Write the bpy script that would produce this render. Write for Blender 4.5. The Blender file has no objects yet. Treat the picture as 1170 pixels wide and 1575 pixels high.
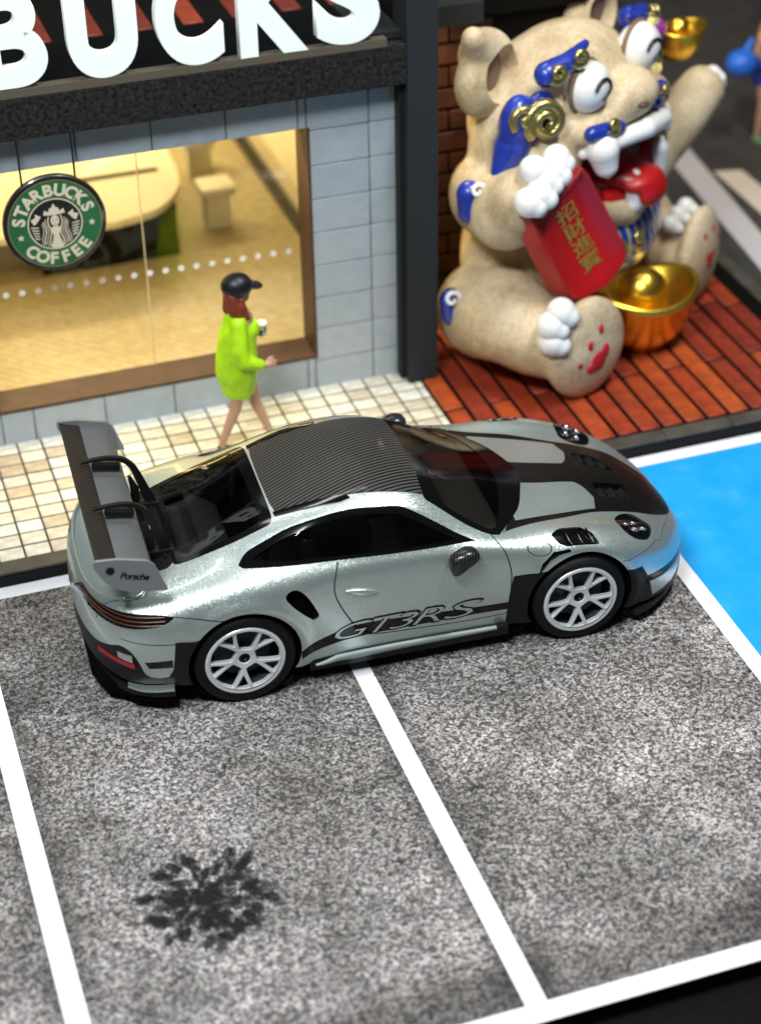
import bpy, bmesh, math, random
import numpy as np
from mathutils import Vector, Matrix
from mathutils.geometry import delaunay_2d_cdt
random.seed(7); rng = np.random.default_rng(7)
scene = bpy.context.scene
col = scene.collection
PI = math.pi
# ---------------------------------------------------------------- camera
cam_d = bpy.data.cameras.new('camera'); cam = bpy.data.objects.new('camera', cam_d); col.objects.link(cam)
_R = ((0.94689075,-0.32119903,-0.01513602),(0.19515667,0.53663404,0.82093714),(0.25556171,0.78029167,-0.57081794))
M = Matrix.Identity(4)
for i in range(3):
    M[i][0] = _R[0][i]; M[i][1] = _R[1][i]; M[i][2] = -_R[2][i]
M[0][3], M[1][3], M[2][3] = -3.09, -11.78, 8.6
cam.matrix_world = M
cam_d.sensor_fit = 'VERTICAL'; cam_d.sensor_height = 36; cam_d.sensor_width = 26.7
cam_d.lens = 2889.87/1575*36
cam_d.clip_start = .1; cam_d.clip_end = 200
cam_d.dof.use_dof = True; cam_d.dof.focus_distance = 13.3; cam_d.dof.aperture_fstop = 0.42
scene.camera = cam
# ---------------------------------------------------------------- light of the room: soft ceiling panels, dim neutral surround
w = bpy.data.worlds.new('World'); scene.world = w; w.use_nodes = True
w.node_tree.nodes['Background'].inputs[0].default_value = (.80,.88,1.0,1); w.node_tree.nodes['Background'].inputs[1].default_value = .045
def area(name, loc, target, size, size_y, power, colr, shape='RECTANGLE'):
    d = bpy.data.lights.new(name,'AREA'); d.shape = shape; d.size = size; d.size_y = size_y; d.energy = power; d.color = colr
    o = bpy.data.objects.new(name,d); col.objects.link(o); o.location = loc
    o.rotation_euler = (Vector(target)-Vector(loc)).to_track_quat('-Z','Y').to_euler(); return o
area('ceiling_panel_lamp',(-5.0,-7.0,13),(0,-2,0),4.8,1.3,2150,(.93,.97,1.0))
area('ceiling_panel_lamp',(4.5,-3.0,14),(1,-1.5,0),4.8,1.3,1600,(1,.985,.96))
area('ceiling_panel_lamp',(0,7,14),(1,0,0),9,1.2,550,(1,.96,.9))
scene.view_settings.view_transform = 'Standard'; scene.view_settings.look = 'None'; scene.view_settings.exposure = 0; scene.view_settings.gamma = 1
# ---------------------------------------------------------------- helpers: objects
def tag(o, label=None, cat=None, group=None, kind=None):
    if label: o['label'] = label
    if cat: o['category'] = cat
    if group: o['group'] = group
    if kind: o['kind'] = kind
    return o
def empty(name, loc=(0,0,0), rz=0, label=None, cat=None, group=None, parent=None):
    o = bpy.data.objects.new(name,None); col.objects.link(o); o.location = loc; o.rotation_euler = (0,0,rz); o.empty_display_size = .1
    if parent: o.parent = parent
    return tag(o,label,cat,group)
def link(name, me, mats=None, parent=None, loc=None, rot=None):
    o = bpy.data.objects.new(name, me); col.objects.link(o)
    if mats is not None:
        for m in (mats if isinstance(mats,(list,tuple)) else [mats]): me.materials.append(m)
    if parent: o.parent = parent
    if loc is not None: o.location = loc
    if rot is not None: o.rotation_euler = rot
    return o
def mesh(name, verts, faces, smooth=False, midx=None):
    me = bpy.data.meshes.new(name); me.from_pydata([tuple(map(float,v)) for v in verts],[],[tuple(map(int,f)) for f in faces])
    if smooth: me.polygons.foreach_set('use_smooth',[True]*len(me.polygons))
    if midx is not None: me.polygons.foreach_set('material_index',list(midx))
    me.update(); return me
def bmesh_mesh(name, bm, smooth=False, angle=None):
    me = bpy.data.meshes.new(name); bm.normal_update(); bm.to_mesh(me); bm.free()
    if smooth: me.polygons.foreach_set('use_smooth',[True]*len(me.polygons))
    if angle is not None:
        me.polygons.foreach_set('use_smooth',[True]*len(me.polygons)); me.set_sharp_from_angle(angle=math.radians(angle))
    return me
def bm_box(bm, c, s, rot=None, bev=0, seg=2, taper_top=None):
    r = bmesh.ops.create_cube(bm, size=1); vs = r['verts']
    for v in vs:
        v.co = Vector((v.co.x*s[0],v.co.y*s[1],v.co.z*s[2]))
        if taper_top and v.co.z > 0: v.co.x *= taper_top[0]; v.co.y *= taper_top[1]
    if bev:
        es = list({e for v in vs for e in v.link_edges})
        g = bmesh.ops.bevel(bm, geom=es, offset=bev, segments=seg, profile=.6, affect='EDGES')
        vs = list({v for f in g['faces'] for v in f.verts}|{v for v in vs if v.is_valid})
        # every vertex of this box
        seen = set(vs); st = list(vs)
        while st:
            v = st.pop()
            for e in v.link_edges:
                o = e.other_vert(v)
                if o not in seen: seen.add(o); st.append(o)
        vs = list(seen)
    m = (rot.to_4x4() if rot else Matrix.Identity(4)); m.translation = Vector(c)
    bmesh.ops.transform(bm, matrix=m, verts=vs); return vs
def box(name, lo, hi, mat, parent=None, bev=0, seg=2):
    bm = bmesh.new(); c = [(a+b)/2 for a,b in zip(lo,hi)]; s = [b-a for a,b in zip(lo,hi)]
    bm_box(bm,c,s,bev=bev,seg=seg)
    return link(name, bmesh_mesh(name,bm,angle=40 if bev else None), mat, parent)
def lathe_data(prof, n=48, axis='Z', arc=2*PI):
    vs=[]; fs=[]; m=len(prof)
    for i in range(n):
        a=arc*i/n; c,s=math.cos(a),math.sin(a)
        for r,h in prof:
            vs.append({'Z':(r*c,r*s,h),'Y':(r*c,h,r*s)}[axis])
    for i in range(n):
        j=(i+1)%n
        for k in range(m-1):
            f=(i*m+k,j*m+k,j*m+k+1,i*m+k+1)
            fs.append(f if axis=='Z' else f[::-1])
    return vs,fs
def lathe(name, prof, mat, parent=None, n=48, axis='Z', loc=None, rot=None, angle=35):
    vs,fs = lathe_data(prof,n,axis); me = mesh(name,vs,fs,True); me.set_sharp_from_angle(angle=math.radians(angle))
    return link(name,me,mat,parent,loc,rot)
def prism_data(pts, h0, h1, holes=()):      # polygon (2D) with holes extruded along Z
    loops=[list(pts)]+[list(h) for h in holes]; vc=[]; ed=[]
    for l in loops:
        b=len(vc); n=len(l); vc+= [Vector(p) for p in l]; ed+=[(b+i,b+(i+1)%n) for i in range(n)]
    ov,oe,of,a,b_,c_ = delaunay_2d_cdt(vc,ed,[],0,1e-7)
    P=np.array([list(v) for v in ov]); F=[f for f in of if len(f)==3]
    cen=np.array([P[list(f)].mean(0) for f in F])
    keep=inside(loops[0],cen)
    for h in loops[1:]: keep &= ~inside(h,cen)
    F=[f for f,k in zip(F,keep) if k]; n=len(P)
    V=[(x,y,h1) for x,y in P]+[(x,y,h0) for x,y in P]; out=[]
    cnt={}
    for f in F:
        p=P[list(f)]; ar=(p[1][0]-p[0][0])*(p[2][1]-p[0][1])-(p[1][1]-p[0][1])*(p[2][0]-p[0][0])
        f=tuple(f) if ar>0 else tuple(f[::-1])
        out.append(f); out.append(tuple(i+n for i in f[::-1]))
        for i in range(3): cnt[(f[i],f[(i+1)%3])]=1
    for (a1,b1) in list(cnt):
        if (b1,a1) not in cnt: out.append((b1,a1,a1+n,b1+n))
    return V,out
def inside(poly, P):
    poly=np.asarray([tuple(p) for p in poly],float); x,y=P[:,0],P[:,1]; r=np.zeros(len(P),bool); n=len(poly)
    x0,y0=poly[:,0],poly[:,1]; x1,y1=np.roll(x0,-1),np.roll(y0,-1)
    for i in range(n):
        if y0[i]==y1[i]: continue
        c=((y0[i]>y)!=(y1[i]>y)); r^= c & (x < (x1[i]-x0[i])*(y-y0[i])/(y1[i]-y0[i])+x0[i])
    return r
def cr(pts, n=8, closed=False):             # Catmull-Rom through points
    p=[np.array(q,float) for q in pts]; out=[]; N=len(p)
    rngi = range(N) if closed else range(N-1)
    for i in rngi:
        if closed: a,b,c,d=p[i-1],p[i],p[(i+1)%N],p[(i+2)%N]
        else: a,b,c,d=p[max(i-1,0)],p[i],p[i+1],p[min(i+2,N-1)]
        for k in range(n):
            t=k/n; out.append(.5*(2*b+(c-a)*t+(2*a-5*b+4*c-d)*t*t+(3*b-a-3*c+d)*t**3))
    if not closed: out.append(p[-1])
    return [tuple(q) for q in out]
def rpoly(pts, r=.02, n=4):                 # polygon with rounded corners
    out=[]; N=len(pts)
    for i in range(N):
        p=np.array(pts[i],float); a=np.array(pts[i-1],float)-p; b=np.array(pts[(i+1)%N],float)-p
        la,lb=np.linalg.norm(a),np.linalg.norm(b); q=min(r,la*.45,lb*.45); A=p+a/la*q; B=p+b/lb*q
        for k in range(n+1):
            t=k/n; out.append(tuple((1-t)**2*A+2*t*(1-t)*p+t*t*B))
    return out
def tube_data(path, rad, n=10, cap=True, closed=False):
    P=[Vector(p) for p in path]; N=len(P); rr=rad if isinstance(rad,(list,tuple)) else [rad]*N
    vs=[]; fs=[]; up=None
    for i in range(N):
        if closed: t=(P[(i+1)%N]-P[i-1])
        else: t=P[min(i+1,N-1)]-P[max(i-1,0)]
        t.normalize()
        if up is None: up=t.orthogonal().normalized()
        up=(up-t*up.dot(t)).normalized(); s=t.cross(up)
        for k in range(n):
            a=2*PI*k/n; vs.append(P[i]+(up*math.cos(a)+s*math.sin(a))*rr[i])
    for i in range(N if closed else N-1):
        j=(i+1)%N
        for k in range(n):
            l=(k+1)%n; fs.append((i*n+k,i*n+l,j*n+l,j*n+k))
    if cap and not closed:
        fs.append(tuple(range(n))[::-1]); fs.append(tuple((N-1)*n+k for k in range(n)))
    return vs,fs
def tube(name, path, rad, mat, parent=None, n=10, closed=False):
    vs,fs=tube_data(path,rad,n,closed=closed); me=mesh(name,vs,fs,True); me.set_sharp_from_angle(angle=math.radians(50)); return link(name,me,mat,parent)
def text_data(s, size=1, bold=0.0, extrude=0.0, bevel=0.0, res=4, spacing=1.0):
    cu=bpy.data.curves.new('t','FONT'); cu.body=s; cu.size=size; cu.offset=bold; cu.extrude=extrude; cu.bevel_depth=bevel
    cu.resolution_u=res; cu.space_character=spacing; cu.align_x='LEFT'
    o=bpy.data.objects.new('t',cu); col.objects.link(o)
    dg=bpy.context.evaluated_depsgraph_get(); me=bpy.data.meshes.new_from_object(o.evaluated_get(dg))
    bpy.data.objects.remove(o); bpy.data.curves.remove(cu)
    V=np.array([v.co[:] for v in me.vertices]); F=[tuple(p.vertices) for p in me.polygons]; bpy.data.meshes.remove(me)
    return V,F
# ---------------------------------------------------------------- helpers: materials
def new_mat(name):
    m=bpy.data.materials.new(name); m.use_nodes=True; nt=m.node_tree; b=nt.nodes['Principled BSDF']; return m,nt,b
def N(nt, t, **kw):
    n=nt.nodes.new(t)
    for k,v in kw.items():
        if k in n.inputs.keys() if isinstance(k,str) else False: n.inputs[k].default_value=v
        else: setattr(n,k,v)
    return n
def ramp(nt, fac, stops):
    r=nt.nodes.new('ShaderNodeValToRGB'); e=r.color_ramp.elements
    while len(e)<len(stops): e.new(.5)
    for x,(p,c) in zip(e,stops): x.position=p; x.color=(*c,1) if len(c)==3 else c
    nt.links.new(fac,r.inputs[0]); return r.outputs[0]
def coords(nt, scale=(1,1,1), obj=True):
    tc=nt.nodes.new('ShaderNodeTexCoord'); mp=nt.nodes.new('ShaderNodeMapping'); mp.inputs['Scale'].default_value=scale
    nt.links.new(tc.outputs['Object' if obj else 'Generated'],mp.inputs[0]); return mp.outputs[0]
def noise(nt, vec, scale, detail=4, rough=.6):
    n=nt.nodes.new('ShaderNodeTexNoise'); n.inputs['Scale'].default_value=scale; n.inputs['Detail'].default_value=detail; n.inputs['Roughness'].default_value=rough
    nt.links.new(vec,n.inputs['Vector']); return n.outputs['Fac']
def mix(nt, a, b, fac, mode='MIX'):
    m=nt.nodes.new('ShaderNodeMix'); m.data_type='RGBA'; m.blend_type=mode
    for sock,val in ((m.inputs[0],fac),(m.inputs[6],a),(m.inputs[7],b)):
        if isinstance(val,bpy.types.NodeSocket): nt.links.new(val,sock)
        elif isinstance(val,(tuple,list)): sock.default_value=(*val,1)[:4]
        else: sock.default_value=val
    return m.outputs[2]
def bump(nt, b, h, strength=.3, dist=.01):
    n=nt.nodes.new('ShaderNodeBump'); n.inputs['Strength'].default_value=strength; n.inputs['Distance'].default_value=dist
    nt.links.new(h,n.inputs['Height']); nt.links.new(n.outputs[0],b.inputs['Normal']); return n
def plain(name, c, rough=.5, metal=0, coat=0, var=.0, vscale=8, bmp=0, bscale=60, emit=None, es=0, spec=None):
    m,nt,b=new_mat(name); b.inputs['Base Color'].default_value=(*c,1); b.inputs['Roughness'].default_value=rough; b.inputs['Metallic'].default_value=metal
    if coat: b.inputs['Coat Weight'].default_value=coat; b.inputs['Coat Roughness'].default_value=.06
    if spec is not None: b.inputs['Specular IOR Level'].default_value=spec
    v=coords(nt)
    if var:
        n=noise(nt,v,vscale); lo=tuple(x*(1-var) for x in c); hi=tuple(min(1,x*(1+var)) for x in c)
        nt.links.new(ramp(nt,n,[(.3,lo),(.7,hi)]),b.inputs['Base Color'])
    if bmp: bump(nt,b,noise(nt,v,bscale,3),bmp,.01)
    if emit: b.inputs['Emission Color'].default_value=(*emit,1); b.inputs['Emission Strength'].default_value=es
    return m
def carbon(name, scale=26, ang=45, c0=(.004,.004,.005), c1=(.045,.045,.05), rough=.35, coat=1, axes=(1,1,1)):
    m,nt,b=new_mat(name); v=coords(nt,axes)
    w_=nt.nodes.new('ShaderNodeTexWave'); w_.wave_type='BANDS'; w_.bands_direction='X'; w_.inputs['Scale'].default_value=scale
    mp=nt.nodes.new('ShaderNodeMapping'); mp.inputs['Rotation'].default_value=(0,0,math.radians(ang)); nt.links.new(v,mp.inputs[0]); nt.links.new(mp.outputs[0],w_.inputs['Vector'])
    nt.links.new(ramp(nt,w_.outputs['Fac'],[(.45,c0),(.62,c1)]),b.inputs['Base Color'])
    b.inputs['Roughness'].default_value=rough; b.inputs['Specular IOR Level'].default_value=.2; b.inputs['Coat Weight'].default_value=coat; b.inputs['Coat Roughness'].default_value=.12
    bump(nt,b,w_.outputs['Fac'],.25,.003); return m
def glassy(name, tint=(.25,.25,.25), refl=.06, rough=.02):
    m=bpy.data.materials.new(name); m.use_nodes=True; nt=m.node_tree; nt.nodes.clear()
    o=nt.nodes.new('ShaderNodeOutputMaterial'); t=nt.nodes.new('ShaderNodeBsdfTransparent'); g=nt.nodes.new('ShaderNodeBsdfGlossy')
    t.inputs[0].default_value=(*tint,1); g.inputs['Roughness'].default_value=rough
    fr=nt.nodes.new('ShaderNodeLayerWeight'); fr.inputs[0].default_value=.5; pw=nt.nodes.new('ShaderNodeMath'); pw.operation='POWER'; pw.inputs[1].default_value=5; nt.links.new(fr.outputs['Facing'],pw.inputs[0])
    ma=nt.nodes.new('ShaderNodeMath'); ma.operation='ADD'; ma.inputs[1].default_value=refl; ma.use_clamp=True
    nt.links.new(pw.outputs[0],ma.inputs[0]); mx=nt.nodes.new('ShaderNodeMixShader')
    nt.links.new(ma.outputs[0],mx.inputs[0]); nt.links.new(t.outputs[0],mx.inputs[1]); nt.links.new(g.outputs[0],mx.inputs[2]); nt.links.new(mx.outputs[0],o.inputs[0]); return m
def paint_mat():
    m,nt,b=new_mat('silver_green_flake_paint'); v=coords(nt)
    vo=nt.nodes.new('ShaderNodeTexVoronoi'); vo.inputs['Scale'].default_value=190; nt.links.new(v,vo.inputs['Vector'])
    hue=ramp(nt,vo.outputs['Color'],[(0,(.46,.53,.66)),(.35,(.44,.56,.54)),(.7,(.54,.60,.52)),(1,(.46,.57,.62))])
    nt.links.new(mix(nt,(.50,.565,.555),hue,.8),b.inputs['Base Color'])
    b.inputs['Metallic'].default_value=.78; b.inputs['Roughness'].default_value=.35
    b.inputs['Coat Weight'].default_value=.55; b.inputs['Coat Roughness'].default_value=.08
    # flakes: tilt the normal a little per cell
    sub=nt.nodes.new('ShaderNodeVectorMath'); sub.operation='SUBTRACT'; sub.inputs[1].default_value=(.5,.5,.5); nt.links.new(vo.outputs['Color'],sub.inputs[0])
    sc=nt.nodes.new('ShaderNodeVectorMath'); sc.operation='SCALE'; sc.inputs['Scale'].default_value=.20; nt.links.new(sub.outputs[0],sc.inputs[0])
    geo=nt.nodes.new('ShaderNodeNewGeometry'); ad=nt.nodes.new('ShaderNodeVectorMath'); ad.operation='ADD'; nt.links.new(geo.outputs['Normal'],ad.inputs[0]); nt.links.new(sc.outputs[0],ad.inputs[1])
    no=nt.nodes.new('ShaderNodeVectorMath'); no.operation='NORMALIZE'; nt.links.new(ad.outputs[0],no.inputs[0]); nt.links.new(no.outputs[0],b.inputs['Normal'])
    return m
MAT = {}
MAT['paint']=paint_mat()
MAT['gloss_black']=plain('gloss_black_paint',(.003,.003,.0035),.10,spec=.35)
MAT['satin_black']=plain('satin_black_plastic',(.006,.006,.0065),.42,bmp=.08,bscale=150,spec=.22)
MAT['matt_black']=plain('matt_black_plastic',(.004,.004,.0045),.75,bmp=.1,bscale=120,spec=.15)
MAT['void']=plain('deep_black',(.002,.002,.002),.9,spec=.05)
MAT['gap']=plain('panel_gap_shade',(.015,.017,.017),.7,spec=.1)
MAT['roof_carbon']=carbon('roof_carbon_weave',scale=10,ang=72,c0=(.001,.001,.001),c1=(.060,.060,.056),rough=.5,coat=.2)
MAT['bonnet_carbon']=carbon('bonnet_carbon',scale=20,ang=0,c0=(.003,.003,.003),c1=(.006,.0055,.005),rough=.35,coat=.12)
MAT['wing_carbon']=carbon('wing_carbon_weave',scale=13,ang=62,c0=(.002,.002,.002),c1=(.032,.026,.020),rough=.5,coat=.1)
MAT['mirror_carbon']=carbon('mirror_carbon_weave',scale=17,ang=18,c0=(.001,.001,.001),c1=(.03,.032,.034),rough=.3,coat=.3)
MAT['rubber']=plain('tyre_rubber',(.004,.004,.0045),.6,bmp=.15,bscale=90,spec=.2)
MAT['rim']=plain('silver_white_rim',(.74,.78,.80),.30,metal=.45,coat=.3)
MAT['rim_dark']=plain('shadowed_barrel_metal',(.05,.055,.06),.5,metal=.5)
MAT['disc']=plain('brake_disc_steel',(.03,.032,.035),.5,metal=.5)
MAT['glass_dark']=glassy('smoked_car_glass',(.42,.40,.36),.05)
MAT['glass_side']=glassy('dark_side_glass',(.20,.20,.20),.05)
MAT['cabin']=plain('cabin_plastic',(.035,.035,.038),.55)
MAT['cabin_blue']=plain('bluish_rear_bulkhead',(.07,.08,.10),.35,coat=.4)
MAT['tail_glass']=plain('dark_red_tail_lamp',(.010,.004,.003),.15,coat=.4)
MAT['tail_line']=plain('brown_tail_lamp_line',(.10,.045,.02),.3,coat=.3)
MAT['red_strip']=plain('red_reflector',(.30,.008,.012),.3,coat=.3)
MAT['wing_silver']=plain('satin_silver_wing',(.14,.15,.157),.40,metal=.55,coat=.3,bmp=.05,bscale=40)
MAT['chrome']=plain('lamp_chrome',(.75,.76,.78),.22,metal=1)
MAT['endplate']=plain('light_satin_silver',(.26,.275,.285),.42,metal=.5,coat=.2)
MAT['sill_paint']=plain('satin_sill_paint',(.20,.24,.235),.5,metal=.3)
# ---------------------------------------------------------------- car body surface (half, y >= 0), as a smooth function
ROWS = [
 (-1.06,[(0,.62),(.25,.62),(.45,.62),(.56,.61),(.68,.60),(.80,.58),(.90,.54),(.95,.48),(.95,.40),(.90,.32)]),
 (-1.04,[(0,.71),(.25,.71),(.45,.71),(.56,.70),(.68,.69),(.80,.66),(.90,.60),(.95,.52),(.95,.42),(.90,.30)]),
 (-1.0,[(0,.80),(.25,.80),(.45,.80),(.56,.80),(.68,.79),(.80,.76),(.90,.68),(.95,.57),(.95,.42),(.90,.28)]),
 (-.85,[(0,.875),(.25,.875),(.45,.875),(.55,.875),(.66,.87),(.78,.85),(.90,.76),(.945,.62),(.95,.42),(.90,.26)]),
 (-.60,[(0,.905),(.25,.905),(.42,.905),(.52,.905),(.64,.905),(.77,.89),(.89,.80),(.94,.66),(.94,.45),(.90,.25)]),
 (-.35,[(0,.965),(.25,.965),(.40,.96),(.50,.955),(.62,.95),(.76,.935),(.88,.86),(.945,.70),(.95,.45),(.92,.24)]),
 (0.0,[(0,1.095),(.25,1.095),(.40,1.085),(.50,1.07),(.60,1.045),(.74,1.00),(.885,.92),(.95,.74),(.955,.45),(.93,.22)]),
 (.35,[(0,1.21),(.25,1.208),(.42,1.198),(.53,1.175),(.62,1.135),(.765,1.02),(.89,.91),(.935,.72),(.93,.43),(.90,.20)]),
 (.70,[(0,1.28),(.25,1.278),(.44,1.27),(.55,1.25),(.635,1.20),(.79,1.00),(.87,.91),(.905,.70),(.91,.42),(.88,.20)]),
 (1.0,[(0,1.315),(.25,1.31),(.45,1.295),(.56,1.26),(.645,1.21),(.80,.985),(.86,.90),(.895,.69),(.90,.42),(.875,.20)]),
 (1.3,[(0,1.280),(.25,1.275),(.46,1.255),(.575,1.215),(.66,1.155),(.80,.97),(.86,.885),(.89,.68),(.90,.42),(.875,.20)]),
 (1.5,[(0,1.215),(.25,1.205),(.46,1.175),(.585,1.13),(.69,1.06),(.80,.95),(.86,.875),(.89,.67),(.90,.42),(.875,.20)]),
 (1.7,[(0,1.12),(.25,1.11),(.47,1.075),(.61,1.02),(.73,.955),(.80,.925),(.86,.865),(.895,.67),(.90,.42),(.875,.20)]),
 (1.9,[(0,1.03),(.25,1.015),(.47,.965),(.63,.915),(.74,.90),(.805,.885),(.87,.835),(.90,.66),(.90,.42),(.875,.20)]),
 (2.1,[(0,.945),(.25,.935),(.46,.90),(.62,.88),(.735,.88),(.815,.86),(.885,.80),(.915,.65),(.915,.42),(.89,.20)]),
 (2.35,[(0,.875),(.25,.868),(.44,.848),(.60,.85),(.72,.878),(.82,.85),(.90,.775),(.94,.63),(.95,.42),(.92,.20)]),
 (2.6,[(0,.83),(.25,.823),(.44,.805),(.60,.805),(.72,.835),(.82,.81),(.91,.74),(.95,.60),(.955,.42),(.93,.20)]),
 (2.85,[(0,.77),(.25,.762),(.44,.745),(.60,.735),(.72,.76),(.83,.735),(.92,.67),(.955,.55),(.955,.39),(.93,.19)]),
 (3.12,[(0,.67),(.25,.66),(.45,.648),(.61,.64),(.73,.655),(.84,.63),(.93,.57),(.96,.47),(.96,.33),(.94,.17)]),
 (3.34,[(0,.545),(.25,.54),(.45,.515),(.62,.525),(.74,.525),(.85,.505),(.93,.455),(.96,.38),(.96,.28),(.94,.15)]),
 (3.47,[(0,.435),(.25,.43),(.45,.425),(.62,.425),(.74,.42),(.85,.40),(.93,.36),(.96,.30),(.96,.22),(.94,.14)]),
 (3.53,[(0,.34),(.25,.34),(.45,.335),(.62,.33),(.74,.32),(.85,.30),(.93,.27),(.96,.23),(.96,.18),(.94,.13)]),
]
XR, XF = -1.06, 3.53
XM, HL = (XR+XF)/2, (XF-XR)/2
NP = 10
def pchip(xs, ys, x):
    xs = np.asarray(xs,float); ys = np.asarray(ys,float); h = np.diff(xs); d = np.diff(ys)/h
    m = np.zeros(len(xs))
    for i in range(1,len(xs)-1):
        if d[i-1]*d[i] > 0:
            w1, w2 = 2*h[i]+h[i-1], h[i]+2*h[i-1]
            m[i] = (w1+w2)/(w1/d[i-1]+w2/d[i])
    m[0], m[-1] = d[0], d[-1]
    i = np.clip(np.searchsorted(xs,x)-1,0,len(xs)-2); t = (x-xs[i])/h[i]
    return ((1+2*t)*(1-t)**2*ys[i]+t*(1-t)**2*h[i]*m[i]+t*t*(3-2*t)*ys[i+1]+t*t*(t-1)*h[i]*m[i+1])
def taper(x):
    tf = np.clip((x-2.45)/(XF-2.45),0,1); tr = np.clip((-.35-x)/(-.35-XR),0,1)
    return np.sqrt(np.clip(1-tf**2.9,0,1))*np.sqrt(np.clip(1-tr**3.4,0,1))
GU, GV = 721, 541
_th = np.linspace(-np.pi/2,np.pi/2,GU); _gx = XM+HL*np.sin(_th)
_xs = [r[0] for r in ROWS]
_cy = np.array([pchip(_xs,[r[1][k][0] for r in ROWS],_gx) for k in range(NP)])
_cz = np.array([pchip(_xs,[r[1][k][1] for r in ROWS],_gx) for k in range(NP)])
def _gauss(a, n, axis, odd=False):
    k = np.exp(-.5*(np.arange(-3*n,3*n+1)/n)**2); k /= k.sum(); m = 3*n
    a = np.moveaxis(a,axis,0)
    lo = a[1:m+1][::-1]; hi = 2*a[-1]-a[-m-1:-1][::-1]
    if odd == 'neg': lo = -lo
    elif odd == 'ext': lo = 2*a[0]-lo
    p = np.concatenate([lo,a,hi]); out = np.zeros_like(a)
    for i,w in enumerate(k): out += w*p[i:i+len(a)]
    return np.moveaxis(out,0,axis)
def _interp_v(c):                        # natural-ish cubic through the ten points (Catmull-Rom), then smoothed
    v = np.linspace(0,NP-1,GV); i = np.clip(v.astype(int),0,NP-2); t = v-i
    g = lambda j: c[np.clip(j,0,NP-1)]
    p0 = g(i-1); p1 = g(i); p2 = g(i+1); p3 = g(i+2)
    t = t[:,None]
    return .5*((2*p1)+(-p0+p2)*t+(2*p0-5*p1+4*p2-p3)*t*t+(-p0+3*p1-3*p2+p3)*t**3)
_Y = _interp_v(_cy); _Z = _interp_v(_cz)
_cz0 = None
_Y = _gauss(_Y,15,0,'neg'); _Z = _gauss(_Z,15,0,'even')
_Y = _gauss(_Y,7,1,'ext'); _Z = _gauss(_Z,7,1,'ext')
_Y[0] = 0
_Y = _Y*taper(_gx)[None,:]
WH = [(0.0,.362),(2.457,.352)]           # wheel centres (x, z)
_X2 = np.broadcast_to(_gx,_Y.shape)
for wx_,wz_ in WH:                       # the flared lip round each wheel opening
    r = np.hypot(_X2-wx_,_Z-wz_-.01); s = np.clip((_Y-.6)/.2,0,1)
    _Y = _Y+.016*np.exp(-((r-.43)/.05)**2)*s
# a crease along the rear shoulder and the light groove of the door
def S(u, v):                             # u: slope angle -pi/2..pi/2, v: 0..9 -> arrays x, y, z
    u = np.asarray(u,float); v = np.asarray(v,float)
    a = np.clip((u+np.pi/2)/np.pi*(GU-1),0,GU-1.0001); b = np.clip(v/(NP-1)*(GV-1),0,GV-1.0001)
    i = a.astype(int); j = b.astype(int); fa = a-i; fb = b-j
    def bl(G): return (G[j,i]*(1-fa)*(1-fb)+G[j,i+1]*fa*(1-fb)+G[j+1,i]*(1-fa)*fb+G[j+1,i+1]*fa*fb)
    return XM+HL*np.sin(u), bl(_Y), bl(_Z)
def xu(x): return np.arcsin(np.clip((np.asarray(x,float)-XM)/HL,-1,1))
_vf = np.linspace(0,NP-1,1200)
def v_of_y(x, y):                        # top view (x, y) -> v
    _,yy,_ = S(np.full(1200,xu(x)),_vf); k = int(np.argmax(yy)); m = np.maximum.accumulate(yy[:k+1])
    return float(np.interp(y,m,_vf[:k+1]))
def v_of_z(x, z, v0=0.0):                # side view (x, z) -> v
    _,_,zz = S(np.full(1200,xu(x)),_vf); k = int(v0/(NP-1)*1199); q = np.minimum.accumulate(zz[k:])
    return float(np.interp(-z,-q,_vf[k:]))
# ---------------------------------------------------------------- the model car
CAR_YAW = math.radians(-3.13)
car = empty('sports_car',(-0.80413,-0.97242,0),CAR_YAW,'pale green-silver toy sports car with black roof and tall rear wing across the parking bays','model car')
KV = .23
def dom(x, v): return (float(xu(x))*HL, v*KV)
def top(pts): return [dom(x, v_of_y(x,abs(y))) for x,y in pts]
def side(pts, v0=3.0): return [dom(x, v_of_z(x,z,v0)) for x,z in pts]
def dens(p, closed=True, step=.02):
    out=[]; n=len(p)
    for i in range(n if closed else n-1):
        a=np.array(p[i]); b=np.array(p[(i+1)%n]); k=max(1,int(np.linalg.norm(b-a)/step))
        for j in range(k): out.append(tuple(a+(b-a)*j/k))
    if not closed: out.append(tuple(p[-1]))
    return out
def strip(path, w_):                         # thin polygon round an open path in domain space
    p=np.array(path); t=np.gradient(p,axis=0); t/=np.linalg.norm(t,axis=1)[:,None]+1e-9; nrm_=np.stack([-t[:,1],t[:,0]],1)*w_/2
    return [tuple(q) for q in p+nrm_]+[tuple(q) for q in (p-nrm_)[::-1]]
def shrink(poly, d):
    p=np.array(poly); a=np.roll(p,1,0); b=np.roll(p,-1,0); t=b-a; t/=np.linalg.norm(t,axis=1)[:,None]+1e-9
    n=np.stack([-t[:,1],t[:,0]],1); ar=.5*np.sum(p[:,0]*b[:,1]-b[:,0]*p[:,1])
    if ar<0: n=-n
    return [tuple(q) for q in p+n*d]
C_ = lambda pts,n=6,closed=False: cr(pts,n,closed)
UEND=PI/2*HL
roof_front=C_([(1.42,0),(1.42,.2),(1.41,.36),(1.395,.51)])
roof_poly=top(dens([(.345,0),(.35,.30)]+[(.365,.425),(.55,.445)]+C_([(.79,.465),(1.0,.49),(1.18,.505),(1.395,.515)])[1:]+roof_front[::-1][1:],True,.03))
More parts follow.
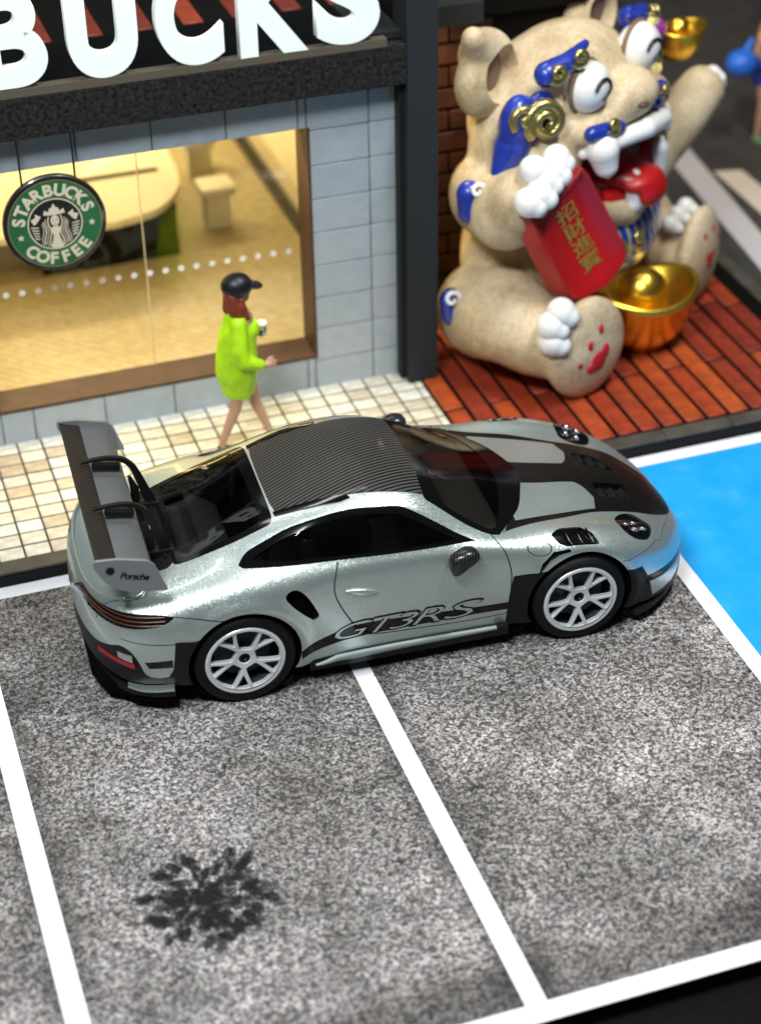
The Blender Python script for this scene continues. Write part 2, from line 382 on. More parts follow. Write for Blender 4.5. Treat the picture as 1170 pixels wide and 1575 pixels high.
# keep centreline at V slightly below zero so polygons close over it
def over(poly): return [(a,(b if b>.002 else -.02)) for a,b in poly]
roof_poly=over(roof_poly)
gutter=top(dens([(.35,.425),(.55,.448),(.78,.468),(.86,.475),(.88,.51),(.80,.525),(.6,.505),(.42,.475),(.355,.46)],True,.03))
ws_path=C_([(1.42,0),(1.42,.2),(1.41,.36),(1.40,.515)],4)+C_([(1.41,.555),(1.62,.655),(1.84,.735)],4)+C_([(1.90,.735),(2.0,.62),(2.14,.44),(2.22,.25),(2.27,.10),(2.275,0)],5)
ws_poly=over(top(dens(ws_path,False,.03)))
gl_path=C_([(1.53,0),(1.53,.2),(1.515,.38),(1.50,.52)],4)+C_([(1.52,.56),(1.68,.63),(1.86,.69)],4)+C_([(1.90,.65),(1.95,.56),(2.02,.36),(2.065,.15),(2.075,0)],5)
gl_poly=over(top(dens(gl_path,False,.03)))
rw_path=[(-.37,0),(-.37,.3)]+C_([(-.37,.45),(-.34,.50),(-.04,.525),(.20,.52),(.31,.505),(.335,.44)],4)+[(.335,.3),(.335,0)]
rw_poly=over(top(dens(rw_path,False,.03)))
rg_path=[(-.31,0),(-.31,.3)]+C_([(-.31,.42),(-.28,.455),(-.04,.475),(.16,.47),(.24,.45),(.265,.38)],4)+[(.265,.3),(.265,0)]
rg_poly=over(top(dens(rg_path,False,.03)))
deck_poly=over(top(dens([(-.37,0),(-.37,.46),(-.42,.50),(-.52,.50),(-.60,.46),(-.64,.36),(-.64,0)],False,.03)))
bon_out=C_([(1.96,.70),(2.05,.665),(2.2,.625),(2.42,.58),(2.68,.505),(2.88,.475),(3.05,.45),(3.2,.42),(3.36,.32),(3.43,.22),(3.46,.1),(3.465,0)],5)
bon_in=[(2.27,0)]+C_([(2.27,.10),(2.22,.25),(2.14,.44),(2.0,.62),(1.96,.68)],5)
bon_poly=over(top(dens(bon_in+bon_out,False,.03)))
pan_path=C_([(2.07,.585),(2.25,.55),(2.49,.505),(2.73,.455)],5)+C_([(2.77,.32),(2.73,.19),(2.68,.13)],4)+[(2.6,.13),(2.4,.14),(2.235,.145)]+C_([(2.22,.25),(2.14,.44),(2.07,.53)],5)
pan_poly=top(dens(pan_path,True,.03))
vent_poly=top(dens(rpoly([(2.82,.13),(3.10,.09),(3.07,.22),(3.0,.29),(2.82,.31)],.03),True,.03))
hl_poly=top(dens(C_([(2.955+(a_-2.955)*1.10,.65+(b_-.65)*1.10) for a_,b_ in [(2.84,.66),(2.85,.575),(2.93,.51),(3.02,.515),(3.075,.61),(3.06,.70),(3.0,.775),(2.91,.79),(2.85,.74)]],5,True),True,.03))
louv_t=dens(rpoly([(2.26,.79),(2.33,.745),(2.50,.745),(2.575,.80),(2.605,.885),(2.50,.885),(2.36,.885),(2.30,.86)],.02),True,.03)
louv_poly=top(louv_t)
louv_tail=side(dens([(2.37,.795),(2.25,.79),(2.16,.72),(2.135,.655),(2.155,.655),(2.22,.735),(2.30,.77),(2.38,.775)],True,.02),5.0)
dlo=C_([(.035,1.015),(.10,1.055),(.22,1.10),(.44,1.175),(.70,1.228),(.95,1.24),(1.18,1.215),(1.30,1.165),(1.43,1.085),(1.58,.99),(1.70,.93)],4)+C_([(1.50,.945),(1.08,.965),(.71,.985),(.30,1.0),(.06,1.005)],3)
dlo_poly=side(dlo,2.6)
dlg=C_([(.14,1.035),(.25,1.08),(.45,1.145),(.70,1.195),(.95,1.207),(1.16,1.18),(1.27,1.13),(1.42,1.045),(1.55,.967)],4)+C_([(1.45,.962),(1.08,.985),(.71,1.005),(.30,1.022)],3)
dlg_poly=side(dlg,2.6)
intake_poly=side(C_([(.31,.82),(.34,.86),(.40,.86),(.46,.80),(.52,.68),(.535,.62),(.50,.60),(.45,.64),(.36,.74)],5,True),4.5)
doorf=C_([(1.84,.915),(1.89,.86),(1.92,.78),(1.94,.66),(1.935,.5),(1.925,.34)],4)
doorb=C_([(1.90,.315),(1.6,.315),(1.29,.33),(.98,.35),(.88,.39)],4)
doorr=C_([(.80,.46),(.76,.53),(.70,.65),(.66,.77),(.665,.87),(.705,.975)],4)
door_loop=side(doorf,3.6)+side(doorb,5)+side(doorr,3.6)+side([(1.0,.955),(1.4,.94),(1.7,.922)],3.6)
door_poly=dens(door_loop,True,.03)
seam_w=.010
def wcirc(k, r, n=64):
    wx_,wz_=WH[k]; pts=[]
    for i in range(n):
        a=2*PI*i/n; x=wx_+r*math.cos(a); z=max(wz_+.012+r*math.sin(a),.10); pts.append((x,z))
    return side(pts,4.0)
arch=[wcirc(0,.402),wcirc(1,.392)]
stripe=C_([(.40,.345),(.46,.385),(.61,.435),(.72,.46),(.89,.475),(1.70,.43),(1.96,.425)],4)+C_([(1.96,.355),(1.68,.365),(1.29,.365),(.95,.365),(.68,.35),(.46,.30),(.40,.27)],4)
stripe_poly=side(dens(stripe,True,.03),5)
fpan=side(dens([(1.955,.645),(2.2,.66),(2.2,.12),(1.90,.12),(1.925,.48)],True,.03),5)
tail_poly=side(dens(C_([(-1.075,.80),(-1.03,.80),(-.95,.815),(-.85,.825),(-.70,.832),(-.55,.83),(-.45,.815)],4)+C_([(-.47,.80),(-.55,.765),(-.70,.748),(-.85,.738),(-.95,.735),(-1.03,.73),(-1.075,.73)],4),True,.03),3.0)
bb=C_([(-1.075,.52),(-1.03,.50),(-.97,.51),(-.90,.555),(-.83,.595),(-.765,.56),(-.72,.47),(-.68,.36),(-.60,.325),(-.55,.33)],4)+[(-.5,.33),(-.5,.05),(-1.075,.05)]
bb_poly=side(dens(bb,True,.03),4)
notch_poly=side(dens([(-.69,.485),(-.50,.49),(-.50,.41),(-.655,.41)],True,.03),5)
svent_poly=side(dens([(-.47,.635),(-.30,.63),(-.30,.10),(-.56,.10),(-.53,.33),(-.50,.40)],True,.03),5)
fnotch=side(dens([(2.97,.43),(3.40,.40),(3.45,.36),(3.45,.315),(2.98,.355)],True,.03),5)
fvent=side(dens([(2.80,.55),(2.93,.53),(3.0,.40),(3.05,.22),(3.05,.05),(2.7,.05)],True,.03),5)
flip_=side(dens([(2.9,.20),(3.10,.20),(3.30,.19),(3.50,.185),(3.53,.185),(3.53,.0),(2.9,.0)],True,.03),5)
seams=[side(dens(doorf,False,.02),3.6),side(dens(doorb,False,.02),5),side(dens(doorr,False,.02),3.6),side([(.88,.39),(.83,.425),(.80,.46)],4),side([(1.925,.34),(1.915,.325),(1.90,.315)],5),
 side(dens(C_([(-.45,.815),(-.30,.785),(-.15,.755),(-.13,.745)],4),False,.02),4),
 top(dens(C_([(3.40,.27),(3.30,.46),(3.22,.59),(3.14,.74)],5),False,.02))+side(dens(C_([(3.08,.635),(2.95,.63),(2.82,.625),(2.76,.635)],4),False,.02),4),
 side(dens([(-.83,.655),(-.60,.63),(-.33,.61)],False,.02),4),
 top(dens(C_([(-.95,.60),(-.75,.69),(-.66,.72),(-.60,.69),(-.58,.60),(-.60,.50)],5),False,.02))]
_f=dom(2.155, v_of_z(2.155,.822,4.0)); fuel=[(_f[0]+.095*math.cos(a),_f[1]+.115*math.sin(a)) for a in np.linspace(0,2*PI,33)[:-1]]
seams.append(fuel+[fuel[0]])
REG=[  # (name, polygon) the first that holds a triangle wins
 ('hole',arch[0]),('hole',arch[1]),('side_window',dlg_poly),('window_trim',dlo_poly),('windshield',gl_poly),('windshield_frame',ws_poly),
 ('rear_window',rg_poly),('rear_window_frame',rw_poly),('roof_panel',roof_poly),('roof_gutter',gutter),('engine_cover',deck_poly),
 ('bonnet_vent',vent_poly),('bonnet_panel',pan_poly),('bonnet',bon_poly),('headlight_bowl',hl_poly),('fender_louvre',louv_poly),('fender_louvre',louv_tail),
 ('side_intake',intake_poly),('wheel_vane',fpan),('tail_lamp_bar',tail_poly),('rear_diffuser_panel',bb_poly),('rear_side_notch',notch_poly),('rear_wheel_vane',svent_poly),
 ('front_side_notch',fnotch),('front_wheel_vane',fvent),('front_lip',flip_)]
for s in seams: REG.append(('seam',strip(s,seam_w)))
REG.append(('door',door_poly))
# triangulate the whole half once
gs=.024
gu=np.arange(-UEND,UEND+1e-6,2*UEND/round(2*UEND/gs)); gv=np.linspace(0,9*KV,round(9*KV/gs)+1)
cons=[p for _,p in REG]+[stripe_poly]
cons=[[ (min(max(a,-UEND),UEND), min(max(b,-.02),9*KV)) for a,b in p] for p in cons]
allc=np.array([q for p in cons for q in p])
cell={}
for q in allc: cell.setdefault((int(q[0]//.02),int(q[1]//.02)),[]).append(q)
pts=[]
for a in gu:
    for b in gv:
        if b>1e-6:
            i,j=int(a//.02),int(b//.02); near=False
            for di in(-1,0,1):
                for dj in(-1,0,1):
                    for q in cell.get((i+di,j+dj),()):
                        if (q[0]-a)**2+(q[1]-b)**2<.009**2: near=True;break
                    if near:break
                if near:break
            if near: continue
        pts.append((a,b))
vc=[Vector(p) for p in pts]; ed=[]
# centre line as a constraint too
k0=len(vc); 
for a in gu: vc.append(Vector((a,0)))
ed+=[(k0+i,k0+i+1) for i in range(len(gu)-1)]
for p in cons:
    b0=len(vc); n=len(p); vc+=[Vector(q) for q in p]; ed+=[(b0+i,b0+(i+1)%n) for i in range(n)]
ov,oe,of,_a,_b,_c=delaunay_2d_cdt(vc,ed,[],0,1e-5)
P2=np.array([[v.x,v.y] for v in ov]); F2=np.array([f for f in of if len(f)==3])
cen=P2[F2].mean(1); ok=(cen[:,1]>0)&(cen[:,1]<9*KV)
F2=F2[ok]; cen=cen[ok]
regn=np.full(len(F2),-1)
for k in range(len(cons)-2,-1,-1):
    regn[inside(cons[k],cen)]=k
isstripe=inside(cons[-1],cen)
X3,Y3,Z3=S(P2[:,0]/HL,np.clip(P2[:,1],0,9*KV)/KV); Y3=np.maximum(Y3,0)
_P=np.stack([np.broadcast_to(_gx,_Y.shape),_Y,_Z],-1)
_N=np.cross(np.gradient(_P,axis=1),np.gradient(_P,axis=0)); _N/=np.linalg.norm(_N,axis=2)[:,:,None]+1e-12
_N*=-1 if _N[10,360,2]<0 else 1
def nrm_at(p2):
    a=np.clip((p2[:,0]/HL+PI/2)/PI*(GU-1),1,GU-2.001); b=np.clip(p2[:,1]/KV/(NP-1)*(GV-1),0,GV-1.001); i=a.astype(int); j=b.astype(int); fa=(a-i)[:,None]; fb=(b-j)[:,None]
    n=_N[j,i]*(1-fa)*(1-fb)+_N[j,i+1]*fa*(1-fb)+_N[j+1,i]*(1-fa)*fb+_N[j+1,i+1]*fa*fb
    n[p2[:,1]<.004,1]=0; n/=np.linalg.norm(n,axis=1)[:,None]+1e-12; return n
N3=nrm_at(P2); P3=np.stack([X3,Y3,Z3],1)
def panel(name, mask, mats, off=0.0, depth=.014, sides=(-1,1), midx=None, parent=None, floor=None):
    idx=np.where(mask)[0]
    if not len(idx): return None
    F=F2[idx]; used,inv=np.unique(F,return_inverse=True); F=inv.reshape(-1,3)
    V=P3[used]+N3[used]*off; Nn=N3[used]; n=len(used); verts=[];nor=[];faces=[];mi=[]
    # orientation
    a=V[F[:,1]]-V[F[:,0]]; b=V[F[:,2]]-V[F[:,0]]; s=np.einsum('ij,ij->i',np.cross(a,b),Nn[F[:,0]]); F[s<0]=F[s<0][:,::-1]
    ec={}
    for t,f in enumerate(F):
        for i in range(3): ec[(f[i],f[(i+1)%3])]=t
    bd=[(i,j,t) for (i,j),t in ec.items() if (j,i) not in ec and not (P2[used[i],1]<.003 and P2[used[j],1]<.003)]
    for sd in sides:
        o=len(verts); m=np.array([1,sd,1.])
        verts+=list(V*m); nor+=list(Nn*m)
        for t,f in enumerate(F): faces.append(tuple(o+f) if sd>0 else tuple((o+f)[::-1])); mi.append(0 if midx is None else int(midx[idx[t]]))
        if depth:
            for i,j,t in bd:
                k=len(verts); q=[V[i]*m,V[j]*m,(V[j]-Nn[j]*depth)*m,(V[i]-Nn[i]*depth)*m]; verts+=q; nor+=[(0,0,0)]*4
                f=(k+1,k,k+3,k+2); faces.append(f if sd>0 else f[::-1]); mi.append(0 if midx is None else int(midx[idx[t]]))
        if floor:                                   # closed bottom of a recess: same faces pushed in
            o=len(verts); verts+=list((V-Nn*floor)*m); nor+=list(Nn*m)
            for f in F: faces.append(tuple(o+f) if sd>0 else tuple((o+f)[::-1])); mi.append(0)
    me=mesh(name,verts,faces,True,mi)
    me.normals_split_custom_set_from_vertices([tuple(q) for q in nor])
    return link(name,me,mats,parent or car)
names=[r[0] for r in REG]
def is_(*ks): return np.isin(regn,[i for i,n_ in enumerate(names) if n_ in ks])
PA,GB,SB,MB_=MAT['paint'],MAT['gloss_black'],MAT['satin_black'],MAT['matt_black']
midx=isstripe.astype(int)
panel('body_shell',regn==-1,[PA,GB],midx=midx)
for sd in(-1,1): 
    d_=panel('door',is_('door'),[PA,GB],midx=midx,sides=(sd,))
    if sd<0: door_near=d_
[panel('panel_gap',regn==i_,MAT['gap'],off=-.004,depth=0,sides=(q_,)) for i_,n__ in enumerate(names) if n__=='seam' for q_ in(-1,1)]
for sd in(-1,1):
    wt=panel('window_trim',is_('window_trim'),GB,off=.004,depth=.03,sides=(sd,))
    panel('side_window',is_('side_window'),MAT['glass_side'],off=-.006,depth=0,sides=(sd,),parent=wt)
wf=panel('windshield_frame',is_('windshield_frame'),GB,off=.003,depth=.02)
panel('windshield',is_('windshield'),MAT['glass_dark'],off=-.001,depth=0,parent=wf)
rf=panel('rear_window_frame',is_('rear_window_frame'),GB,off=.003,depth=.02)
panel('rear_window',is_('rear_window'),MAT['glass_dark'],off=-.001,depth=0,parent=rf)
panel('roof_panel',is_('roof_panel'),MAT['roof_carbon'],off=.005,depth=.02)
[panel('roof_gutter',is_('roof_gutter'),GB,off=.010,depth=.02,sides=(q_,)) for q_ in(-1,1)]
panel('engine_cover',is_('engine_cover'),SB,off=-.012,depth=0)
bonnet=panel('bonnet',is_('bonnet'),MAT['bonnet_carbon'],off=.002,depth=.014)
panel('bonnet_panel',is_('bonnet_panel'),PA,off=.001,depth=.01,parent=bonnet)
def recess(name, key, mat, fl, sides=(-1,1), parent=None):
    out=[]
    for sd in sides: out.append(panel(name,is_(key),mat,off=0,depth=fl,sides=(sd,),parent=parent))
    return out
def cup(name,key,mat,fl,parent=None,wallmat=None):   # recess with walls and floor, open on top
    for sd in(-1,1):
        idx=np.where(is_(key))[0]; F=F2[idx]; used,inv=np.unique(F,return_inverse=True); F=inv.reshape(-1,3); V=P3[used]; Nn=N3[used]
        a=V[F[:,1]]-V[F[:,0]]; b=V[F[:,2]]-V[F[:,0]]; s=np.einsum('ij,ij->i',np.cross(a,b),Nn[F[:,0]]); F[s<0]=F[s<0][:,::-1]
        m=np.array([1,sd,1.]); n=len(V); verts=list(V*m)+list((V-Nn*fl)*m); faces=[tuple(f+n) if sd>0 else tuple((f+n)[::-1]) for f in F]
        ec={}
        for f in F:
            for i in range(3): ec[(f[i],f[(i+1)%3])]=1
        for i,j in ec:
            if (j,i) not in ec: f=(i,j,j+n,i+n); faces.append(f if sd>0 else f[::-1])
        link(name,mesh(name,verts,faces,False),mat,parent or car)
cup('bonnet_vent','bonnet_vent',SB,.05,parent=bonnet)
cup('side_intake','side_intake',MAT['void'],.07)
cup('headlight_bowl','headlight_bowl',MAT['satin_black'],.045)
cup('fender_louvre','fender_louvre',GB,.022)
cup('tail_lamp_bar','tail_lamp_bar',MAT['tail_glass'],.012)
panel('rear_diffuser_panel',is_('rear_diffuser_panel'),SB,off=-.010,depth=.01)
[panel('rear_side_notch',is_('rear_side_notch'),GB,off=-.010,depth=0,sides=(q_,)) for q_ in(-1,1)]
[panel('rear_wheel_vane',is_('rear_wheel_vane'),SB,off=.006,depth=.02,sides=(q_,)) for q_ in(-1,1)]
[panel('wheel_vane',is_('wheel_vane'),SB,off=-.004,depth=.02,sides=(q_,)) for q_ in(-1,1)]
[panel('front_side_notch',is_('front_side_notch'),GB,off=-.012,depth=0,sides=(q_,)) for q_ in(-1,1)]
[panel('front_wheel_vane',is_('front_wheel_vane'),SB,off=.004,depth=.03,sides=(q_,)) for q_ in(-1,1)]
panel('front_lip',is_('front_lip'),SB,off=.004,depth=.03)
# helper: a point on the near (sd=-1) or far flank in car coordinates
def onside(x,z,off=0,sd=-1,v0=3.6):
    u=xu(x); v=v_of_z(x,z,v0); p=np.array([[float(u)*HL,v*KV]]); a,b,c=S(p[:,0]/HL,p[:,1]/KV); n=nrm_at(p)[0]
    q=np.array([a[0],b[0],c[0]])+n*off; return Vector((q[0],sd*q[1],q[2])),Vector((n[0],sd*n[1],n[2]))
def ontop(x,y,off=0,v=None):
    u=xu(x); v=v_of_y(x,abs(y)); p=np.array([[float(u)*HL,v*KV]]); a,b,c=S(p[:,0]/HL,p[:,1]/KV); n=nrm_at(p)[0]
    q=np.array([a[0],b[0],c[0]])+n*off; s=1 if y>=0 else -1; return Vector((q[0],s*q[1],q[2])),Vector((n[0],s*n[1],n[2]))
# wheel housings, underbody
for k,(wx_,wz_) in enumerate(WH):
    for sd in(-1,1):
        r=.40 if k==0 else .39; pr=[(r+.004,.93-.02),(r,.80),(r,.55),(0.0,.55)]
        vs,fs=lathe_data([(a,sd*b) for a,b in pr],48,'Y')
        vs=[(x+wx_,y,max(z+wz_+.012,.11)) for x,y,z in vs]
        link('wheel_housing',mesh('wheel_housing',vs,fs,True),MAT['void'],car)
uo=[(XR+.04,.45),(-.95,.66),(-.75,.80),(-.45,.84),(-.40,.55),(.40,.55),(.45,.83),(1.0,.84),(2.03,.84),(2.07,.55),(2.85,.55),(2.88,.82),(3.1,.76),(3.3,.60),(3.44,.38),(3.49,.15)]
vs,fs=prism_data(uo+[(x,-y) for x,y in uo[::-1]],.10,.20); link('underbody',mesh('underbody',vs,fs),MAT['void'],car)
# side skirts: black sill with a painted blade
for sd in(-1,1):
    prof=[(.84,.24),(.895,.225),(.90,.19),(.885,.12),(.80,.11)]
    xs=[.46,.55,.8,1.2,1.7,1.93]; vs=[];fs=[]
    for x in xs:
        for y,z in prof: vs.append((x,sd*y,z-(0 if x>.5 else .0)))
    m=len(prof)
    for i in range(len(xs)-1):
        for j in range(m-1): fs.append((i*m+j,(i+1)*m+j,(i+1)*m+j+1,i*m+j+1))
    link('side_skirt',mesh('side_skirt',vs,fs),SB,car)
    vs=[];fs=[];xs=[.50,.56,.66,.80,1.1,1.5,1.75,1.84]; ht=[.012,.035,.055,.06,.055,.045,.035,.03]; n=6
    for x,h in zip(xs,ht):
        for k_ in range(n):
            a=PI*k_/(n-1); vs.append((x,sd*(.893+.028*math.sin(a)),.168+(.055 if x<.9 else .062)-.018+h/2*math.cos(a)-(0.02 if x<.6 else 0)))
    for i in range(len(xs)-1):
        for j in range(n-1): fs.append((i*n+j,(i+1)*n+j,(i+1)*n+j+1,i*n+j+1))
    link('skirt_blade',mesh('skirt_blade',vs,fs,True),MAT['sill_paint'],car)
    bm=bmesh.new(); bm_box(bm,(1.87,sd*.905,.215),(.07,.05,.05),bev=.012); link('skirt_bracket',bmesh_mesh('skirt_bracket',bm,angle=40),SB,car)
# rear lower lip and splitter
def arcstrip(name, xs_of, z0, z1, mat, off=.0, thick=.03, parent=None):
    vs=[];fs=[]
    for (x,y) in xs_of:
        vs+=[(x,y,z0),(x,y,z1),(x*.985,y*.93,z1),(x*.985,y*.93,z0)]
    for i in range(len(xs_of)-1):
        for j in range(4): a=i*4+j; b=i*4+(j+1)%4; fs.append((a,b,b+4,a+4))
    fs+= [(0,1,2,3),tuple(len(vs)-4+q for q in(3,2,1,0))]
    return link(name,mesh(name,vs,fs),mat,parent or car)
rp=[(-.50,-.93),(-.62,-.91),(-.78,-.83),(-.90,-.68),(-.97,-.50),(-1.01,-.28),(-1.025,0)]
rp=rp+[(x,-y) for x,y in rp[::-1][1:]]
arcstrip('rear_lower_lip',rp,.16,.22,SB)
arcstrip('diffuser_edge',[(x*.985,y*.985) for x,y in rp],.10,.17,MAT['void'])
for sd in(-1,1):
    arcstrip('lip_blade',[(x*1.012,sd*abs(y)*1.012) for x,y in cr([(-.50,-.93),(-.62,-.91),(-.72,-.87),(-.80,-.80)],3)],.215,.235,PA)
    arcstrip('exhaust_trim',[(x*1.015,sd*abs(y)*1.015) for x,y in cr([(-.755,-.865),(-.80,-.82),(-.86,-.735)],3)],.475,.525,PA)
    arcstrip('red_reflector',[(x*1.015,sd*abs(y)*1.015) for x,y in cr([(-.745,-.872),(-.80,-.82),(-.88,-.715),(-.95,-.60)],4)],.425,.46,MAT['red_strip'])
fp=[(2.90,-.93),(3.05,-.87),(3.2,-.76),(3.35,-.60),(3.47,-.38),(3.53,-.18),(3.545,0)]; fp=fp+[(x,-y) for x,y in fp[::-1][1:]]
arcstrip('front_splitter',fp,.10,.145,SB)
# louvre fins, bonnet vent fins
for sd in(-1,1):
    for x in (2.345,2.43,2.515):
        pth=[]
        for t in np.linspace(0,1,7):
            y=.755+.125*t; p,n_=ontop(min(x+.02+.03*t*t,2.57),y,.000); pth.append((p.x,sd*p.y,p.z))
        vs=[];fs=[]
        for p in pth: vs+=[(p[0]-.012,p[1],p[2]-.018),(p[0]-.002,p[1],p[2]+.003),(p[0]+.008,p[1],p[2]+.003),(p[0]+.022,p[1],p[2]-.018)]
        for i in range(len(pth)-1):
            for j in range(3): a=i*4+j; fs.append((a,a+1,a+5,a+4))
        link('louvre_fin',mesh('louvre_fin',vs,fs,True),GB,car)
    for i,x in enumerate((2.86,2.95,3.04)):
        p,n_=ontop(x,.2,-.016); q,_n=ontop(x,.31-.03*i,-.016)
        bm=bmesh.new(); mid=(p+q)/2; mid.y*=sd
        bm_box(bm,mid,(.055,.16,.007),rot=Matrix.Rotation(-.35,3,'Y'),bev=.003); link('vent_fin',bmesh_mesh('vent_fin',bm,angle=40),MB_,bonnet)
# bonnet rim line (toothed edge inside the vent)
# door handle, mirror
for sd in(-1,1):
    p0,n_=onside(.85,.745,.008,sd); g=car
    vs,fs=[],[]
    n1,n2=16,8
    for i in range(n1+1):
        t=i/n1; x=.735+.235*t; r=.029*math.sin(PI*min(max(t,.02),.98))**.45; c,nn=onside(x,.772-.055*t,.0,sd)
        for k in range(n2):
            a=2*PI*k/n2; vs.append(c+nn*(r*.75*math.cos(a)+.004)+Vector((0,0,1))*r*math.sin(a))
    for i in range(n1):
        for k in range(n2): l=(k+1)%n2; fs.append((i*n2+k,i*n2+l,(i+1)*n2+l,(i+1)*n2+k))
    dparent=[o for o in car.children if o.name.startswith('door')][0 if sd<0 else 1]
    link('handle',mesh('handle',vs,fs,True),PA,dparent)
    sil=cr([(q_[0]-.025,q_[1]+.005) for q_ in ((1.500,.895),(1.515,.925),(1.59,.960),(1.675,.955),(1.715,.915),(1.695,.875),(1.61,.82),(1.535,.765),(1.512,.79))],3,True)
    cxm=sum(p[0] for p in sil)/len(sil); czm=sum(p[1] for p in sil)/len(sil); vs=[];n=len(sil)
    for yy,k,dx_ in((.835,.55,.03),(.865,.86,.01),(.905,1.0,0),(.945,.97,0),(.975,.82,.008),(.992,.50,.015)):
        for x,z in sil: vs.append((cxm+dx_+(x-cxm)*k,sd*yy,czm+(z-czm)*k))
    fs=[tuple(range(n))[::-1],tuple(5*n+q for q in range(n))]
    for k in range(5):
        for i in range(n): q=(i+1)%n; fs.append((k*n+i,k*n+q,(k+1)*n+q,(k+1)*n+i))
    me_=mesh('mirror',vs,fs,True); me_.set_sharp_from_angle(angle=math.radians(50)); mir=link('mirror',me_,MAT['mirror_carbon'],car)
    bm=bmesh.new(); bm_box(bm,(1.66,sd*.82,.86),(.09,.12,.022),bev=.008); link('mirror_arm',bmesh_mesh('mirror_arm',bm,angle=40),GB,mir)
    bm=bmesh.new(); bm_box(bm,(1.508,sd*.915,.865),(.012,.09,.07),rot=Matrix.Rotation(sd*.10,3,'Z'),bev=.02,seg=3); link('mirror_glass',bmesh_mesh('mirror_glass',bm,angle=40),GB,mir)
    # headlight: reflector pods and clear cover
    c,nn=ontop(2.955,sd*.655,-.02); hp=empty('headlight',(0,0,0),parent=car)
    q=nn.to_track_quat('Z','Y').to_matrix().to_4x4()
    for dx,dy in((-.045,-.04),(.045,-.035),(-.04,.045),(.045,.05)):
        vs,fs=lathe_data([(0,0),(.028,.006),(.040,.026),(.036,.028),(.030,.018),(.014,.01),(0,.014)],20)
        m_=Matrix.Translation(c)@q@Matrix.Translation((dx,dy,-.012)); link('lamp_pod',mesh('lamp_pod',[m_@Vector(v) for v in vs],fs,True),MAT['chrome'],hp)
    hc=panel('headlight_cover',is_('headlight_bowl'),glassy('clear_lamp_cover' ,(.55,.55,.56),.10),off=.004,depth=0,sides=(sd,),parent=hp)
    # tail lamp lines
    for dz in(.0,-.03,.03):
        pth=[onside(x,.785+dz*.8+ (x+.95)*.02,-.004,sd,3)[0] for x in np.linspace(-.52,-1.0,16)]
        tube('lamp_line',pth,.004,MAT['tail_line'],car,6)
# rear wing
wing=empty('rear_wing',(0,0,0),parent=car)
def wing_blade(name,prof,y1,mat,sag=0.0,parent=wing):
    ys=np.linspace(-y1,y1,15); vs=[];fs=[];m=len(prof)
    for y in ys:
        k=(y/y1)**2
        for x,z in prof: vs.append((x,y,z+sag*(1-k)))
    for i in range(len(ys)-1):
        for j in range(m): a=i*m+j;b=i*m+(j+1)%m; fs.append((a,b,b+m,a+m))
    fs+=[tuple(range(m)),tuple((len(ys)-1)*m+q for q in range(m))[::-1]]
    me=mesh(name,vs,fs,True); me.set_sharp_from_angle(angle=math.radians(35)); return link(name,me,mat,parent)
wing_blade('main_plane',cr([(-.56,1.235),(-.575,1.262),(-.64,1.292),(-.74,1.308),(-.81,1.312),(-.74,1.290),(-.64,1.268),(-.58,1.238)],2,True),.885,MAT['wing_silver'],-.015)
wing_blade('flap',cr([(-.79,1.325),(-.82,1.338),(-.87,1.352),(-.925,1.372),(-.93,1.366),(-.87,1.340),(-.82,1.322)],2,True),.885,MAT['wing_carbon'],-.008)
for sd in(-1,1):
    pts=rpoly([(-.945,1.385),(-.80,1.375),(-.60,1.325),(-.55,1.28),(-.475,1.06),(-.72,1.095),(-.80,1.13),(-.88,1.20),(-.95,1.33)],.02,3)
    vs,fs=prism_data(pts,0,.022); vs=[(x,sd*(.885+h),z) for x,z,h in vs]
    ep=link('endplate',mesh('endplate',vs,fs),MAT['endplate'],wing)
    vs,fs=lathe_data([(0,.003),(.018,.003),(.021,-.001),(.026,.004),(.030,0)],16,'Y'); link('bolt',mesh('bolt',[(x-.845,sd*(.909+abs(y)),z+1.295) for x,y,z in vs],fs,True),SB,ep)
    if sd<0:
        V,F=text_data('Porsche',.078,.0024,spacing=.92)
        V=[(-.79+v[0]*.80+v[1]*.35,-.9085,1.222-v[0]*.22+v[1]*.85) for v in V]
        link('endplate_script',mesh('endplate_script',V,F),MB_,ep)
    # swan neck
    y=sd*.30
    ctr=cr([(-.86,1.385),(-.76,1.392),(-.65,1.385),(-.56,1.355),(-.50,1.29),(-.46,1.18),(-.42,1.05),(-.38,.93)],4)
    wd=np.interp(np.linspace(0,1,len(ctr)),[0,.25,.5,.75,1],[.010,.028,.036,.06,.085])
    p=np.array(ctr); t=np.gradient(p,axis=0); t/=np.linalg.norm(t,axis=1)[:,None]; nn=np.stack([-t[:,1],t[:,0]],1)
    out=[tuple(q) for q in p+nn*wd[:,None]*.5]+[tuple(q) for q in (p-nn*wd[:,None]*.5)[::-1]]
    vs,fs=prism_data(out,-.016,.016); vs=[(x,y+h,z) for x,z,h in vs]
    sn=link('swan_neck',mesh('swan_neck',vs,fs),MAT['satin_black'],wing)
    vs,fs=prism_data([(-.54,1.21),(-.515,1.20),(-.47,1.10),(-.47,1.0),(-.52,.93),(-.56,.93),(-.535,1.02),(-.53,1.10)],-.014,.014); link('neck_brace',mesh('neck_brace',[(x,y+h,z) for x,z,h in vs],fs),MAT['satin_black'],sn)
    bm=bmesh.new(); bm_box(bm,(-.685,y,1.325),(.20,.055,.05),rot=Matrix.Rotation(.18,3,'Y'),bev=.012); link('neck_clamp',bmesh_mesh('neck_clamp',bm,angle=40),MAT['satin_black'],sn)
    bm=bmesh.new(); bm_box(bm,(-.44,y,.95),(.20,.07,.05),bev=.01); link('neck_foot',bmesh_mesh('neck_foot',bm,angle=40),MAT['satin_black'],sn)
